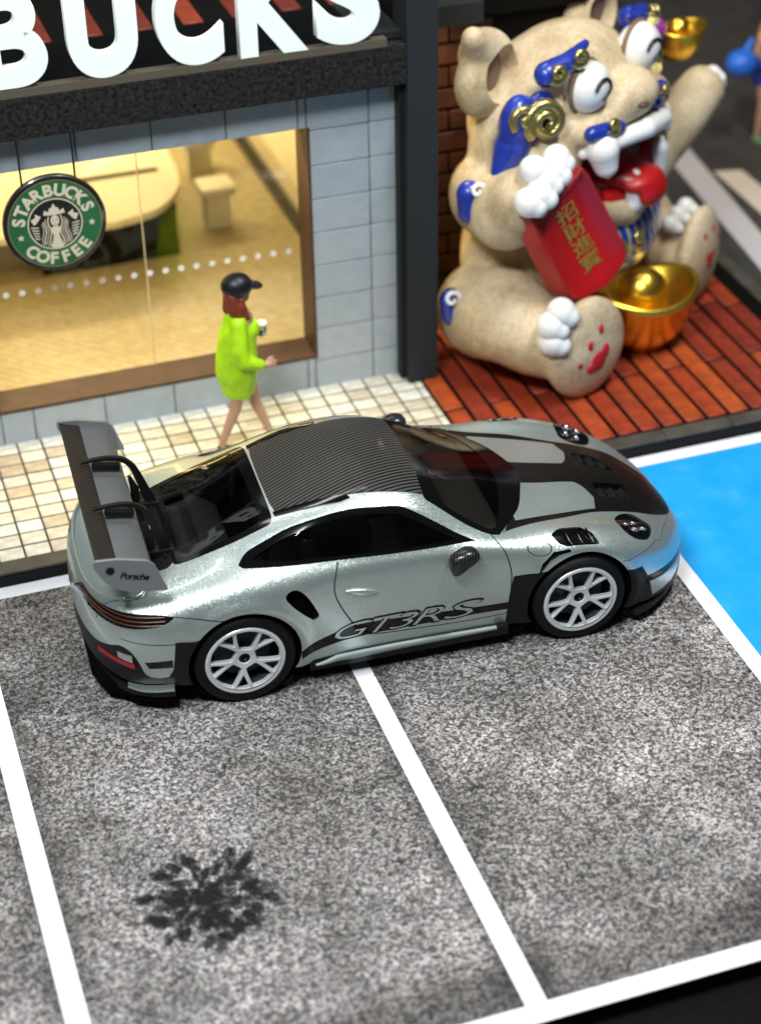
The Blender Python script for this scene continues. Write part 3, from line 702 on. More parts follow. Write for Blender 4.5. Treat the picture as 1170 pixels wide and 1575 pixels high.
# engine cover slats and centre block
for i,x in enumerate((-.41,-.47,-.53,-.585)):
    p,n_=ontop(x,.0,-.004); bm=bmesh.new(); bm_box(bm,p,(.022,.74-.06*i,.012),rot=Matrix.Rotation(.3,3,'Y'),bev=.003); link('cover_slat',bmesh_mesh('cover_slat',bm,angle=40),MAT['satin_black'],car)
bm=bmesh.new(); bm_box(bm,(-.475,-.02,.955),(.05,.05,.03),bev=.006); link('brake_lamp',bmesh_mesh('brake_lamp',bm,angle=40),MAT['wing_silver'],car)
# side lettering on the door stripe and the small badge on the tail
def side_text(s,size,x0,z0,shear,bold,off,mat,name,slope=0,xs=1.0,parent=car,sp=1.0,sd=-1):
    V,F=text_data(s,size,bold,res=3,spacing=sp)
    vs=[]
    for v in V:
        x=x0+v[0]*xs+v[1]*shear; z=z0+v[1]+v[0]*xs*slope; p,n_=onside(x,z,off,sd,4.2); vs.append(p)
    return link(name,mesh(name,vs,F),mat,parent)
for s_,x0,z0,sz in(('G',.695,.375,.125),('T',.885,.372,.125),('3',1.045,.372,.12),('R',1.215,.372,.125),('S',1.44,.378,.125)):
    pass
def rear_text(s,size,y0,z0):                         # on the rear face: y runs along the tail
    V,F=text_data(s,size,.0015); vs=[]
    for v in V:
        y=y0+v[0]*1.0; z=z0+v[1]
        # find x on the tail at this y, z
        best=None
        for x in np.linspace(-1.055,-.80,50):
            q,n_=onside(x,z,.002,1 if y>0 else -1,3.0)
            e=abs(abs(q.y)-abs(y))
            if best is None or e<best[0]: best=(e,q)
        vs.append((best[1].x-.001,y,z))
    link('tail_badge',mesh('tail_badge',vs,F),MB_,car)
V,F=text_data('GT3 RS',.085,.002); 
vs=[]
for v in V:
    y=.26-v[0]*1.25; z=.635+v[1]
    xg=np.linspace(-1.058,-.8,80); uu=xu(xg); pr_=[]
    for x in xg[::4]:
        vz=v_of_z(x,z,3.0); a_,b_,c_=S(np.array([float(xu(x))]),np.array([vz])); pr_.append(b_[0])
    xx=float(np.interp(abs(y),pr_,xg[::4])); vs.append((xx-.003,y,z))
link('tail_badge',mesh('tail_badge',vs,F),MB_,car)
# wheels
def rim_data():
    R0=.262; holes=[]; circ=[(R0*math.cos(a),R0*math.sin(a)) for a in np.linspace(0,2*PI,73)[:-1]]
    P_=lambda r,d:(r*math.cos(math.radians(d)),r*math.sin(math.radians(d)))
    for k in range(5):
        b=83+72*k; s=b+36
        holes.append(rpoly([P_(.090,b-27),P_(.160,b-22.5),P_(.246,b-19),P_(.249,b),P_(.246,b+19),P_(.160,b+22.5),P_(.090,b+27)],.014,3))
        holes.append(rpoly([P_(.142,s),P_(.243,s-11),P_(.247,s),P_(.243,s+11)],.009,3))
    return prism_data(circ,0,.035,holes+[[ (.040*math.cos(a),.040*math.sin(a)) for a in np.linspace(0,2*PI,25)[:-1]]])
RV,RF=rim_data()
def build_wheel(wname):
    g=empty(wname,(0,0,0),parent=car)
    return g
rim_v=[]
for x,y,h in RV:
    r=math.hypot(x,y); dish=.030*(1-min(r/.25,1))**1.2; 
    top_=h>.03
    sc=1 if not top_ else 1
    rim_v.append((x,-(h if top_ else h)+dish*1.0,y))
me_rim=mesh('rim',rim_v,RF,False)
bmr=bmesh.new(); bmr.from_mesh(me_rim); bmesh.ops.remove_doubles(bmr,verts=bmr.verts,dist=1e-5); bmesh.ops.recalc_face_normals(bmr,faces=bmr.faces)
es=[e for e in bmr.edges if len(e.link_faces)==2 and e.calc_face_angle(0)>.9 and min(v.co.y for v in e.verts)<-.0 and abs(sum(f.normal.y for f in e.link_faces))>.5 and sum(f.normal.y for f in e.link_faces)<0]
bmesh.ops.bevel(bmr,geom=es,offset=.006,segments=2,affect='EDGES',clamp_overlap=True); bmr.to_mesh(me_rim); bmr.free()
me_rim.polygons.foreach_set('use_smooth',[True]*len(me_rim.polygons)); me_rim.set_sharp_from_angle(angle=math.radians(32)); me_rim.materials.append(MAT['rim'])
vs,fs=lathe_data([(.256,-.045),(.272,-.05),(.283,-.044),(.286,-.03),(.280,-.02),(.262,-.015),(.255,.0)],64,'Y'); me_lip=mesh('rim_lip',vs,fs,True); me_lip.materials.append(MAT['rim'])
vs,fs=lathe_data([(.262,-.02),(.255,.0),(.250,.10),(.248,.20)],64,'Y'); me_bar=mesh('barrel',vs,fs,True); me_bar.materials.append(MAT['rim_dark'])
vs,fs=lathe_data([(.0,.0),(.20,.0),(.20,.02),(0,.02)],40,'Y'); me_disc=mesh('brake_disc',vs,fs,False); me_disc.materials.append(MAT['disc'])
vs,fs=lathe_data([(.0,.012),(.022,.010),(.026,-.010),(.034,-.014),(.041,-.008),(.042,.03)],24,'Y'); me_hub=mesh('hub_nut',vs,fs,True); me_hub.materials.append(SB)
def tyre(r,w2):
    pr=[(.268,-w2+.035),(.276,-w2+.012),(.292,-w2+.002),(.318,-w2-.004),(r-.022,-w2+.004),(r-.008,-w2+.016),(r,-w2+.040),(r,0),(r,w2-.04),(r-.02,w2),(.28,w2),(.262,w2-.03)]
    vs,fs=lathe_data(cr(pr,3),72,'Y'); me=mesh('tyre',vs,fs,True); me.materials.append(MAT['rubber']); return me
ty=[tyre(.362,.155),tyre(.352,.135)]
# raised tyre lettering ring is left to the rubber; calliper
bm=bmesh.new(); bm_box(bm,(-.13,.03,.09),(.07,.05,.16),rot=Matrix.Rotation(-.6,3,'Y'),bev=.012); me_cal=bmesh_mesh('calliper',bm,angle=40); me_cal.materials.append(MAT['disc'])
for k,(wx_,wz_) in enumerate(WH):
    for sd in(-1,1):
        w2=(.155,.135)[k]; g=empty('wheel',(wx_,sd*(.945-w2-.004),wz_),0 if sd<0 else PI,parent=car)
        g.rotation_euler=(0,math.radians((0,-6)[k]),0 if sd<0 else PI)
        link('tyre',ty[k],None,g)
        s=(1.0,.985)[k]
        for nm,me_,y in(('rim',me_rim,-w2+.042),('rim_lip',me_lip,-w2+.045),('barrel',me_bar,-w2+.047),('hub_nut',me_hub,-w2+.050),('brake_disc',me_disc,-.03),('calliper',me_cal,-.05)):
            o=link(nm,me_,None,g); o.location=(0,y,0); o.scale=(s,1,s)
# cabin: floor tub, seats, dashboard, steering wheel, roll bar
cab=empty('cabin',(0,0,0),parent=car)
vs,fs=prism_data([(-.35,.56),(-.35,-.56),(2.0,-.66),(2.0,.66)],.22,.24); link('cabin_floor',mesh('cabin_floor',vs,fs),MAT['cabin'],cab)
for sd in(-1,1): box('door_card',(.1,sd*.70-.01,.22),(1.95,sd*.70+.01,.90),MAT['cabin'],cab)
bm=bmesh.new(); bm_box(bm,(-.02,0,.80),(.03,.95,.30),rot=Matrix.Rotation(-.9,3,'Y'),bev=.01); bm_box(bm,(-.2,0,.76),(.35,.95,.03),bev=.01); link('rear_bulkhead',bmesh_mesh('rear_bulkhead',bm,angle=40),MAT['cabin_blue'],cab)
bm=bmesh.new(); bm_box(bm,(1.80,0,.80),(.34,1.22,.16),bev=.05,seg=3); link('dashboard',bmesh_mesh('dashboard',bm,angle=40),MAT['cabin'],cab)
for sd in(-1,1):
    bm=bmesh.new(); bm_box(bm,(.95,sd*.36,.42),(.52,.46,.16),bev=.05,seg=3); bm_box(bm,(.62,sd*.36,.74),(.13,.46,.62),rot=Matrix.Rotation(-.30,3,'Y'),bev=.05,seg=3); bm_box(bm,(.50,sd*.36,1.06),(.09,.26,.18),rot=Matrix.Rotation(-.30,3,'Y'),bev=.035,seg=3)
    link('seat',bmesh_mesh('seat',bm,angle=40),MAT['cabin_blue'],cab)
pth=[(1.55+.05*math.sin(a),.36+.17*math.cos(a),.84+.16*math.sin(a)) for a in np.linspace(0,2*PI,25)[:-1]]
tube('steering_wheel',pth,.016,MAT['cabin'],cab,8,closed=True)
tube('roll_bar',cr([(.22,-.58,.3),(.26,-.55,.95),(.28,-.36,1.12),(.28,.36,1.12),(.26,.55,.95),(.22,.58,.3)],6),.022,MAT['cabin'],cab,8)
for sd in(-1,1): # wipers
    pth=[ontop(2.16-.03*t-.25*t*t*0,-.05+sd*.22+.45*t*(-1),.016)[0] for t in np.linspace(0,1,8)]
    pass

for s_,x0,W,H in(('G',.60,.225,.125),('T',.83,.20,.125),('3',1.035,.145,.12),('R',1.21,.20,.125),('S',1.43,.20,.13)):
    for bold,off,mat_,nm,g_ in((.022,.0022,GB,'door_lettering',.014),(-.004,.004,PA,'door_lettering_outline',0)):
        V,F=text_data(s_,1,.02 if bold>0 else -.012,res=3); mn,mx=V.min(0),V.max(0); vs=[]
        for v in V:
            a=(v[0]-mn[0])/(mx[0]-mn[0])*(W+2*g_)-g_; h=(v[1]-mn[1])/(mx[1]-mn[1])*(H+2*g_)-g_; x=x0+a+h*.85; z=.375+h-.012*max(0,x-1.2)
            p,n_=onside(x,z,off,-1,4.2); vs.append(p)
        link(nm,mesh(nm,vs,F),mat_,car)
for sd in(-1,1):
    pth=[]
    for x,y in cr([(-.985,0),(-.975,.25),(-.935,.46),(-.86,.60),(-.76,.675),(-.67,.70),(-.615,.66),(-.60,.58)],5):
        p,n_=ontop(x,y,.004); pth.append((p.x,sd*p.y,p.z))
    tube('tail_lip',pth,.016,PA,car,8)
# ---------------------------------------------------------------- the diorama base: table, parking sheet, lines
def asphalt():
    m,nt,b=new_mat('printed_asphalt'); v=coords(nt)
    vo=nt.nodes.new('ShaderNodeTexVoronoi'); vo.inputs['Scale'].default_value=62; nt.links.new(v,vo.inputs['Vector'])
    vo2=nt.nodes.new('ShaderNodeTexVoronoi'); vo2.inputs['Scale'].default_value=29; vo2.inputs['Randomness'].default_value=1; nt.links.new(v,vo2.inputs['Vector'])
    n1=noise(nt,v,95,3,.6); n3=noise(nt,v,.75,5,.62); n4=noise(nt,v,2.6,4,.6); n2=noise(nt,v,24,3,.7)
    s1=nt.nodes.new('ShaderNodeSeparateColor'); nt.links.new(vo.outputs['Color'],s1.inputs[0]); s2=nt.nodes.new('ShaderNodeSeparateColor'); nt.links.new(vo2.outputs['Color'],s2.inputs[0])
    base=ramp(nt,s1.outputs[0],[(0,(.012,.011,.010)),(.28,(.06,.057,.055)),(.50,(.31,.30,.30)),(1,(.76,.745,.745))])
    c=mix(nt,base,ramp(nt,s2.outputs[0],[(0,(.10,.095,.095)),(.25,(.30,.29,.29)),(1,(.50,.49,.50))]),.25)
    c=mix(nt,c,ramp(nt,n1,[(.30,(.35,.35,.35)),(.55,(1.1,1.1,1.1))]),.7,'MULTIPLY')
    c=mix(nt,c,ramp(nt,n2,[(.38,(.20,.19,.185)),(.51,(1.08,1.07,1.05))]),.8,'MULTIPLY')
    big=ramp(nt,n3,[(.30,(.36,.35,.335)),(.50,(.72,.71,.70)),(.68,(1.12,1.10,1.09))])
    c=mix(nt,c,big,1,'MULTIPLY')
    c=mix(nt,c,ramp(nt,n4,[(.35,(.68,.67,.66)),(.6,(1.05,1.05,1.05))]),.8,'MULTIPLY')
    # printed grime along the painted lines and the front edge
    sx=nt.nodes.new('ShaderNodeSeparateXYZ'); nt.links.new(v,sx.inputs[0])
    def band(sock, c0, w_):
        a=nt.nodes.new('ShaderNodeMath'); a.operation='SUBTRACT'; nt.links.new(sock,a.inputs[0]); a.inputs[1].default_value=c0
        d=nt.nodes.new('ShaderNodeMath'); d.operation='ABSOLUTE'; nt.links.new(a.outputs[0],d.inputs[0])
        e=nt.nodes.new('ShaderNodeMath'); e.operation='ADD'; nt.links.new(d.outputs[0],e.inputs[0]); s=nt.nodes.new('ShaderNodeMath'); s.operation='MULTIPLY'; s.inputs[1].default_value=.35; nt.links.new(n4,s.inputs[0]); nt.links.new(s.outputs[0],e.inputs[1])
        return ramp(nt,e.outputs[0],[(.16*w_+.1,(.36,.35,.34)),(.30*w_+.14,(1,1,1))])
    for c0,s_,w_ in((-2.54,'X',.9),(0.0,'X',.9),(-5.02,'Y',1.5)):
        c=mix(nt,c,band(sx.outputs[s_],c0,w_),.75,'MULTIPLY')
    nt.links.new(c,b.inputs['Base Color']); b.inputs['Roughness'].default_value=.8; bump(nt,b,s1.outputs[0],.35,.006); return m
def line_white():
    m,nt,b=new_mat('white_line_print'); v=coords(nt); n=noise(nt,v,30,3,.7); n2=noise(nt,v,1.1,2)
    mm=nt.nodes.new('ShaderNodeMath'); mm.operation='ADD'; nt.links.new(n,mm.inputs[0]); s=nt.nodes.new('ShaderNodeMath'); s.operation='MULTIPLY'; s.inputs[1].default_value=.25; nt.links.new(n2,s.inputs[0]); nt.links.new(s.outputs[0],mm.inputs[1])
    nt.links.new(ramp(nt,mm.outputs[0],[(.43,(.30,.30,.31)),(.475,(.80,.81,.84))]),b.inputs['Base Color']); b.inputs['Roughness'].default_value=.6; return m
MAT['asphalt']=asphalt(); MAT['line']=line_white()
MAT['blue']=plain('blue_print',(.006,.30,.80),.55,var=.0)
def bluem():
    m,nt,b=new_mat('mottled_blue_print'); v=coords(nt); n=noise(nt,v,3.2,6,.7)
    nt.links.new(ramp(nt,n,[(.40,(.0,.30,.74)),(.60,(.01,.33,.74)),(.78,(.08,.38,.74))]),b.inputs['Base Color']); b.inputs['Roughness'].default_value=.5; bump(nt,b,noise(nt,v,70,3),.2,.004); return m
MAT['blue']=bluem()
def floorsheet(name,x0,y0,x1,y1,z,mat,kind='structure'):
    o=link(name,mesh(name,[(x0,y0,z),(x1,y0,z),(x1,y1,z),(x0,y1,z)],[(0,1,2,3)]),mat); return tag(o,kind=kind)
tag(box('table_top',(-30,-30,-.25),(40,40,-.13),plain('dark_table',(.002,.002,.003),.6,bmp=.1,bscale=30,spec=.08)),kind='structure')
tag(box('parking_board',(-9,-5.22,-.125),(10,.02,-.004),plain('black_board_edge',(.002,.002,.002),.6,spec=.1)),kind='structure')
floorsheet('parking_ground',-9,-5.216,2.66,.018,0,MAT['asphalt'])
floorsheet('blue_parking_bay',2.66,-5.08,10,-.14,.001,MAT['blue'])
def line(pts,z=.004):
    o=link('parking_line',mesh('parking_line',[(*p,z) for p in pts],[tuple(range(len(pts)))]),MAT['line']); tag(o,kind='structure')
line([(-9,-.145),(10,-.145),(10,-.006),(-9,-.006)])
line([(-9,-5.218),(10,-5.218),(10,-5.08),(-9,-5.08)])
line([(-.065,-5.08),(.070,-5.08),(.060,-.145),(-.072,-.145)])
line([(-2.615,-5.08),(-2.475,-5.08),(-2.475,-.145),(-2.61,-.145)])
line([(2.58,-5.08),(2.72,-5.08),(2.76,-.145),(2.63,-.145)])
# printed leafy oil stain: overlapping petals, one flat print
stain_m,nt,b=new_mat('dark_stain_print'); b.inputs['Specular IOR Level'].default_value=.08; b.inputs['Base Color'].default_value=(.012,.0115,.011,1); b.inputs['Roughness'].default_value=.8
v_=coords(nt); nn_=noise(nt,v_,26,3,.7); nt.links.new(ramp(nt,nn_,[(.35,(.35,.35,.35)),(.65,(.80,.80,.80))]),b.inputs['Alpha'])
r_=random.Random(5)
at=nt.nodes.new('ShaderNodeAttribute'); at.attribute_name='stain_ink'
mu=nt.nodes.new('ShaderNodeMath'); mu.operation='MULTIPLY'; nt.links.new(at.outputs['Fac'],mu.inputs[0]); nt.links.new(ramp(nt,nn_,[(.30,(.80,.80,.80)),(.60,(1,1,1))]),mu.inputs[1]); nt.links.new(mu.outputs[0],b.inputs['Alpha'])
gx_,gy_=np.meshgrid(np.linspace(-2.25,-.98,180),np.linspace(-4.22,-3.02,170)); den=np.zeros_like(gx_)
for k in range(210):
    a=r_.uniform(0,2*PI); q_=r_.uniform(0,1); rr=.42*q_**.66; px_=-1.58+rr*math.cos(a)*.98; py_=-3.62+rr*math.sin(a)*.92
    if r_.random()<.10: px_-=.28*r_.random(); py_-=.20*r_.random()
    L=r_.uniform(.038,.070); W=L*r_.uniform(.45,.65); th=a+r_.uniform(-.7,.7)
    dx=gx_-px_; dy=gy_-py_; u_=(dx*math.cos(th)+dy*math.sin(th))/L; v2=(-dx*math.sin(th)+dy*math.cos(th))/W
    e=np.clip((1-np.sqrt(np.maximum(u_*u_+v2*v2*(1+.3*np.clip(u_,-1,1)),0)))*4.0,0,1)*r_.uniform(.35,.80); den=1-(1-den)*(1-e)
nx,ny=180,170; me_s=mesh('ground_stain',[(x,y,.0045) for x,y in zip(gx_.ravel(),gy_.ravel())],[(j*nx+i,j*nx+i+1,(j+1)*nx+i+1,(j+1)*nx+i) for j in range(ny-1) for i in range(nx-1)])
at_=me_s.attributes.new('stain_ink','FLOAT','POINT'); at_.data.foreach_set('value',(den*.96).ravel().astype(np.float32))
tag(link('ground_stain',me_s,stain_m),kind='stuff')
# light dried blotches in the print
bl_m,nt,b=new_mat('pale_blotch_print'); b.inputs['Base Color'].default_value=(.62,.61,.60,1); b.inputs['Roughness'].default_value=.8
v_=coords(nt); nn_=noise(nt,v_,22,4,.75); nt.links.new(ramp(nt,nn_,[(.50,(0,0,0)),(.78,(.45,.45,.45))]),b.inputs['Alpha'])
vs=[];fs=[]
for k,(x,y,rx,ry) in enumerate([(-1.37,-4.45,.20,.18),(-1.15,-4.40,.12,.10),(-.70,-2.68,.05,.05),(-1.25,-3.12,.16,.10),(-2.05,-2.98,.22,.12),(-.75,-4.25,.16,.12),(-1.95,-4.45,.18,.14),(1.3,-4.2,.5,.16),(1.75,-4.45,.4,.12)]):
    b0=len(vs)
    for i in range(18):
        t=2*PI*i/18; q=r_.uniform(.8,1.15); vs.append((x+rx*q*math.cos(t),y+ry*q*math.sin(t),.0046+.0001*k))
    fs.append(tuple(range(b0,b0+18)))
tag(link('pale_blotches',mesh('pale_blotches',vs,fs),bl_m),kind='stuff')
# ---------------------------------------------------------------- raised platform with tiles and bricks
def rnd_mat(name, cols, rough=.5, nz=.25, coat=0, bmp=.1, nscale=9):
    m,nt,b=new_mat(name); oi=nt.nodes.new('ShaderNodeObjectInfo'); v=coords(nt)
    c=ramp(nt,oi.outputs['Random'],[(i/(len(cols)-1),q) for i,q in enumerate(cols)])
    n=noise(nt,v,nscale,4,.65); c=mix(nt,c,ramp(nt,n,[(.3,(1-nz,)*3),(.7,(1+nz*.4,)*3)]),1,'MULTIPLY'); nt.links.new(c,b.inputs['Base Color'])
    b.inputs['Roughness'].default_value=rough; b.inputs['Coat Weight'].default_value=coat
    bump(nt,b,noise(nt,v,40,3),bmp,.006); return m
MAT['tile']=rnd_mat('cream_floor_tile',[(.56,.52,.40),(.72,.70,.58),(.74,.75,.66),(.50,.41,.28),(.76,.77,.70),(.62,.57,.44),(.72,.72,.62)],.42,.3,.15)
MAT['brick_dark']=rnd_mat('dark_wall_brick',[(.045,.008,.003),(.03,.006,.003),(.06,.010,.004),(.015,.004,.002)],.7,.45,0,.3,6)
MAT['brick']=rnd_mat('red_brick',[(.27,.028,.006),(.42,.060,.009),(.20,.018,.006),(.36,.042,.008),(.46,.080,.010),(.30,.034,.008)],.6,.45,0,.3,6)
MAT['grout']=plain('dark_grout',(.045,.040,.028),.85)
MAT['grout_black']=plain('black_grout',(.003,.003,.0025),.8,spec=.1)
MAT['foam']=plain('black_sponge_foam',(.016,.0155,.015),.9,var=.95,vscale=30,bmp=1.0,bscale=30,spec=.15)
MAT['column']=plain('charcoal_column_card',(.020,.024,.026),.6,bmp=.25,bscale=50,spec=.25)
MAT['strip']=plain('brown_grey_border_strip',(.062,.058,.046),.55,var=.35,vscale=5,bmp=.2)
platform=empty('raised_platform',(0,0,0)); tag(platform,kind='structure')
box('platform_slab',(-9,.003,-.004),(5.20,9,.095),plain('black_platform_edge',(.003,.0032,.0045),.55,bmp=.6,bscale=35,spec=.2),platform)
box('tile_grout',(-9,.17,.095),(1.69,1.86,.108),MAT['grout'],platform)
box('brick_grout',(1.69,.17,.095),(5.16,9,.106),MAT['grout_black'],platform)
# front border strip, short lengths
x=-6.0; k=0
while x<5.2:
    L=.62; x1=min(x+L,5.2); o=box('border_strip',(x+.004,.012,.095),(x1-.004,.165,.121),MAT['strip'],platform,bev=.004,seg=1); x+=L
for y in np.arange(.165,8,1.2): box('side_border_strip',(5.165,y+.01,.095),(5.30,y+1.19,.121),MAT['strip'],platform,bev=.004,seg=1)
bm=bmesh.new(); bm_box(bm,(0,0,0),(.187,.146,.012),bev=.003,seg=1); me_tile=bmesh_mesh('floor_tile',bm,angle=40); me_tile.materials.append(MAT['tile'])
bm=bmesh.new(); bm_box(bm,(0,0,0),(.061,.146,.012),bev=.003,seg=1); me_tileh=bmesh_mesh('floor_tile',bm,angle=40); me_tileh.materials.append(MAT['tile'])
ty0=.172
for i in range(-5,16):
    for j in range(10):
        x=-1.332+.2035*(i-0)-.0; 
        xc=1.52-.2035*(15-i); 
        if xc<-2.62: continue
        o=link('floor_tile',me_tile,None,platform); o.location=(xc,ty0+.0835+.166*j,.107+r_.uniform(-.001,.001)); o.rotation_euler=(r_.uniform(-.01,.01),r_.uniform(-.01,.01),0)
for j in range(10):
    o=link('floor_tile',me_tileh,None,platform); o.location=(1.655,ty0+.0835+.166*j,.107)
def brick_at(x,y0,y1,z=.113,parent=platform,w_=.170,h=.03):
    bm=bmesh.new(); bm_box(bm,(0,0,0),(w_,y1-y0-.030,h),bev=.010,seg=1); o=link('brick',bmesh_mesh('brick',bm,angle=40),MAT['brick'],parent); o.location=(x,(y0+y1)/2,z-h/2+.012+r_.uniform(-.003,.003)); o.rotation_euler=(r_.uniform(-.008,.008),r_.uniform(-.012,.012),r_.uniform(-.004,.004)); return o
for i in range(17):
    x=1.80+.2065*i
    if x>5.1: break
    ys=[.185,1.05,2.0,2.9,3.8,4.7] if i%2==0 else [.185,.185+.25 if i in(1,) else 1.9,2.75,3.6,4.5]
    if i==1: ys=[.185,1.9,2.75,3.6]
    for a,b_ in zip(ys[:-1],ys[1:]):
        if a>3.4: continue
        brick_at(x,a,b_)
# ---------------------------------------------------------------- road beyond the platform
MAT['road']=plain('dark_printed_road',(.050,.044,.038),.7,var=.35,vscale=4,bmp=.2)
floorsheet('side_road',5.35,.02,16,22,-.10,MAT['road'])
rl=plain('road_line_print',(.55,.52,.53),.6)
rl2=plain('warm_road_line_print',(.72,.62,.50),.6)
def rline(pts,m=rl): tag(link('road_line',mesh('road_line',[(*p,-.094) for p in pts],[(0,1,2,3)]),m),kind='structure')
rline([(5.66,2.6),(5.96,2.6),(6.72,9.0),(6.38,9.0)]); rline([(6.28,3.3),(6.62,3.3),(6.60,4.95),(6.30,5.02)],rl2); rline([(7.9,6.2),(8.25,6.2),(8.5,8),(8.15,8)],rl2); rline([(5.60,1.0),(5.86,1.0),(5.96,2.6),(5.66,2.6)])
tag(box('road_kerb',(5.32,.02,-.12),(5.50,12,.06),plain('dark_kerb',(.035,.035,.028),.7)),kind='structure')
# ---------------------------------------------------------------- cafe building
MAT['walltile']=rnd_mat('blue_grey_wall_tile',[(.36,.415,.45),(.33,.385,.43),(.38,.43,.46),(.35,.40,.44)],.38,.10,.2,.04)
MAT['walltile_top']=MAT['walltile']
MAT['joint']=plain('wall_joint',(.10,.12,.13),.8)
MAT['frame']=plain('brown_window_reveal',(.065,.030,.020),.5,var=.3,vscale=6)
MAT['wall_in']=plain('warm_white_inner_wall',(.70,.64,.48),.7)
MAT['white']=plain('cream_white_plastic',(.78,.74,.62),.5)
cafe=empty('cafe_building',(0,1.82,0),label='grey-blue tiled café front with brown-framed window and black beam and column',cat='building')
cafe.location=(0,0,0)
WX0,WX1,WZ0,WZ1=-1.93,.80,.44,2.53
T=.34
# core wall pieces (tiles sit 12 mm in front)
def core(lo,hi): return box('wall_core',lo,hi,MAT['joint'],cafe)
core((-6,1.835,.095),(WX0,1.82+T,2.875)); core((WX1,1.835,.095),(1.60,1.82+T,2.875)); core((WX0,1.835,.095),(WX1,1.82+T,WZ0-.012)); core((WX0,1.835,WZ1+.01),(WX1,1.82+T,2.875))
def wtile(x0,x1,z0,z1):
    if x1-x0<.03 or z1-z0<.03: return
    bm=bmesh.new(); bm_box(bm,((x0+x1)/2,1.829,(z0+z1)/2),(x1-x0-.010,.018,z1-z0-.010),bev=.003,seg=1); link('wall_tile',bmesh_mesh('wall_tile',bm,angle=40),MAT['walltile'],cafe)
xj=[-3.46,-2.86,-2.26,-1.66,-1.06,-.46,.14,.73,1.325,1.59]; zj=[.10,.38,.685,.985,1.29,1.595,1.90,2.20,2.505,2.81,2.90]
for x0,x1 in zip(xj[:-1],xj[1:]):
    for z0,z1 in zip(zj[:-1],zj[1:]):
        if x1<=WX0: wtile(x0,x1,z0,z1)
        elif x0>=WX1: wtile(x0,x1,z0,z1)
for z0,z1 in zip(zj[:-1],zj[1:]):
    wtile(WX1,1.325,z0,z1)
    wtile(-2.26,WX0,z0,z1)
for x0,x1 in zip(xj[3:7],xj[4:8]): wtile(x0,x1,.10,WZ0); wtile(x0,x1,WZ1,2.90)
wtile(-1.93,-1.66,.10,WZ0); wtile(-1.93,-1.66,WZ1,2.90); wtile(.73,.80,.10,.435); wtile(.73,.80,WZ1,2.90)
# deep brown reveal of the window
rv=empty('window_frame',(0,0,0),parent=cafe)
box('sill',(WX0-.02,1.816,WZ0-.03),(WX1,1.82+T,WZ0),MAT['frame'],rv)
box('jamb',(WX1-.0,1.816,WZ0-.03),(WX1+.022,1.82+T,WZ1+.006),MAT['frame'],rv)
box('jamb',(WX0-.022,1.816,WZ0),(WX0,1.82+T,WZ1),MAT['frame'],rv)
box('head',(WX0,1.845,WZ1),(WX1,1.82+T,WZ1+.008),MAT['frame'],rv)
gm=glassy('thin_window_glass',(.97,.97,.95),.035)
for x0,x1 in((WX0,-.542),(-.534,WX1)):
    box('window_pane',(x0,2.150,WZ0),(x1,2.160,WZ1),gm,rv)
box('pane_edge',(-.542,2.146,WZ0),(-.534,2.162,WZ1),plain('glass_edge',(.75,.62,.35),.3),rv)
vs,fs=lathe_data([(0,0),(.026,0),(.028,.003)],16,'Y'); vs=[(x,-y,z) for x,y,z in vs]; me_dot=mesh('glass_dot',vs,fs); me_dot.materials.append(plain('white_dot_print',(.80,.78,.74),.5))
for i in range(19):
    o=link('glass_dot',me_dot,None,rv); o.location=(-1.714+.1335*i,2.147,1.327-.0012*i)
# column and beam
box('column',(1.585,1.60,.10),(1.845,1.95,4.4),MAT['column'],cafe,bev=.004,seg=1)
box('column',(1.545,1.70,.10),(1.583,1.835,2.872),plain('black_return',(.004,.004,.005),.7),cafe)
box('beam',(-6,1.603,2.875),(1.583,2.05,3.205),MAT['foam'],cafe,bev=.006,seg=1)
box('roof_deck',(-6,2.055,3.0),(1.845,2.60,3.10),MAT['gloss_black'],cafe)
box('roof_gutter_panel',(-6,1.72,3.207),(1.583,2.60,3.215),MAT['gloss_black'],cafe)
box('roof_end_cap',(1.25,1.74,3.216),(1.583,2.5,3.27),MAT['column'],cafe)
MAT['brick_terrace']=rnd_mat('terrace_brick',[(.20,.022,.005),(.13,.014,.004),(.26,.035,.007)],.6,.4,0,.3,6)
# upper terrace of red bricks
ter=empty('terrace',(0,0,0),parent=cafe)
box('terrace_slab',(-6,2.62,2.95),(3.6,8.6,3.20),MAT['grout_black'],ter)
for i in range(22):
    x=-2.35+.2065*i
    for y0,y1 in (((2.64,3.6),(3.6,4.9)) if i%2 else ((2.64,4.2),)): 
        if i%2==0: brick_at(x,y0,y1,3.207,ter).data.materials[0]=MAT['brick_terrace']
# wall behind the lion
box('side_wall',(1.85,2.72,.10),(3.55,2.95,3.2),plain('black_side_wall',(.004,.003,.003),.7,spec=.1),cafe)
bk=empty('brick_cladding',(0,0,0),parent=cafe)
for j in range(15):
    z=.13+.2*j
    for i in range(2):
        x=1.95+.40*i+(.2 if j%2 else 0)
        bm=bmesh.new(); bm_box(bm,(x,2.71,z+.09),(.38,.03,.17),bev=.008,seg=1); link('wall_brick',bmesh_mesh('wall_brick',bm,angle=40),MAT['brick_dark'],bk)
box('lintel',(1.85,2.30,3.02),(2.5,2.75,3.20),MAT['column'],cafe)
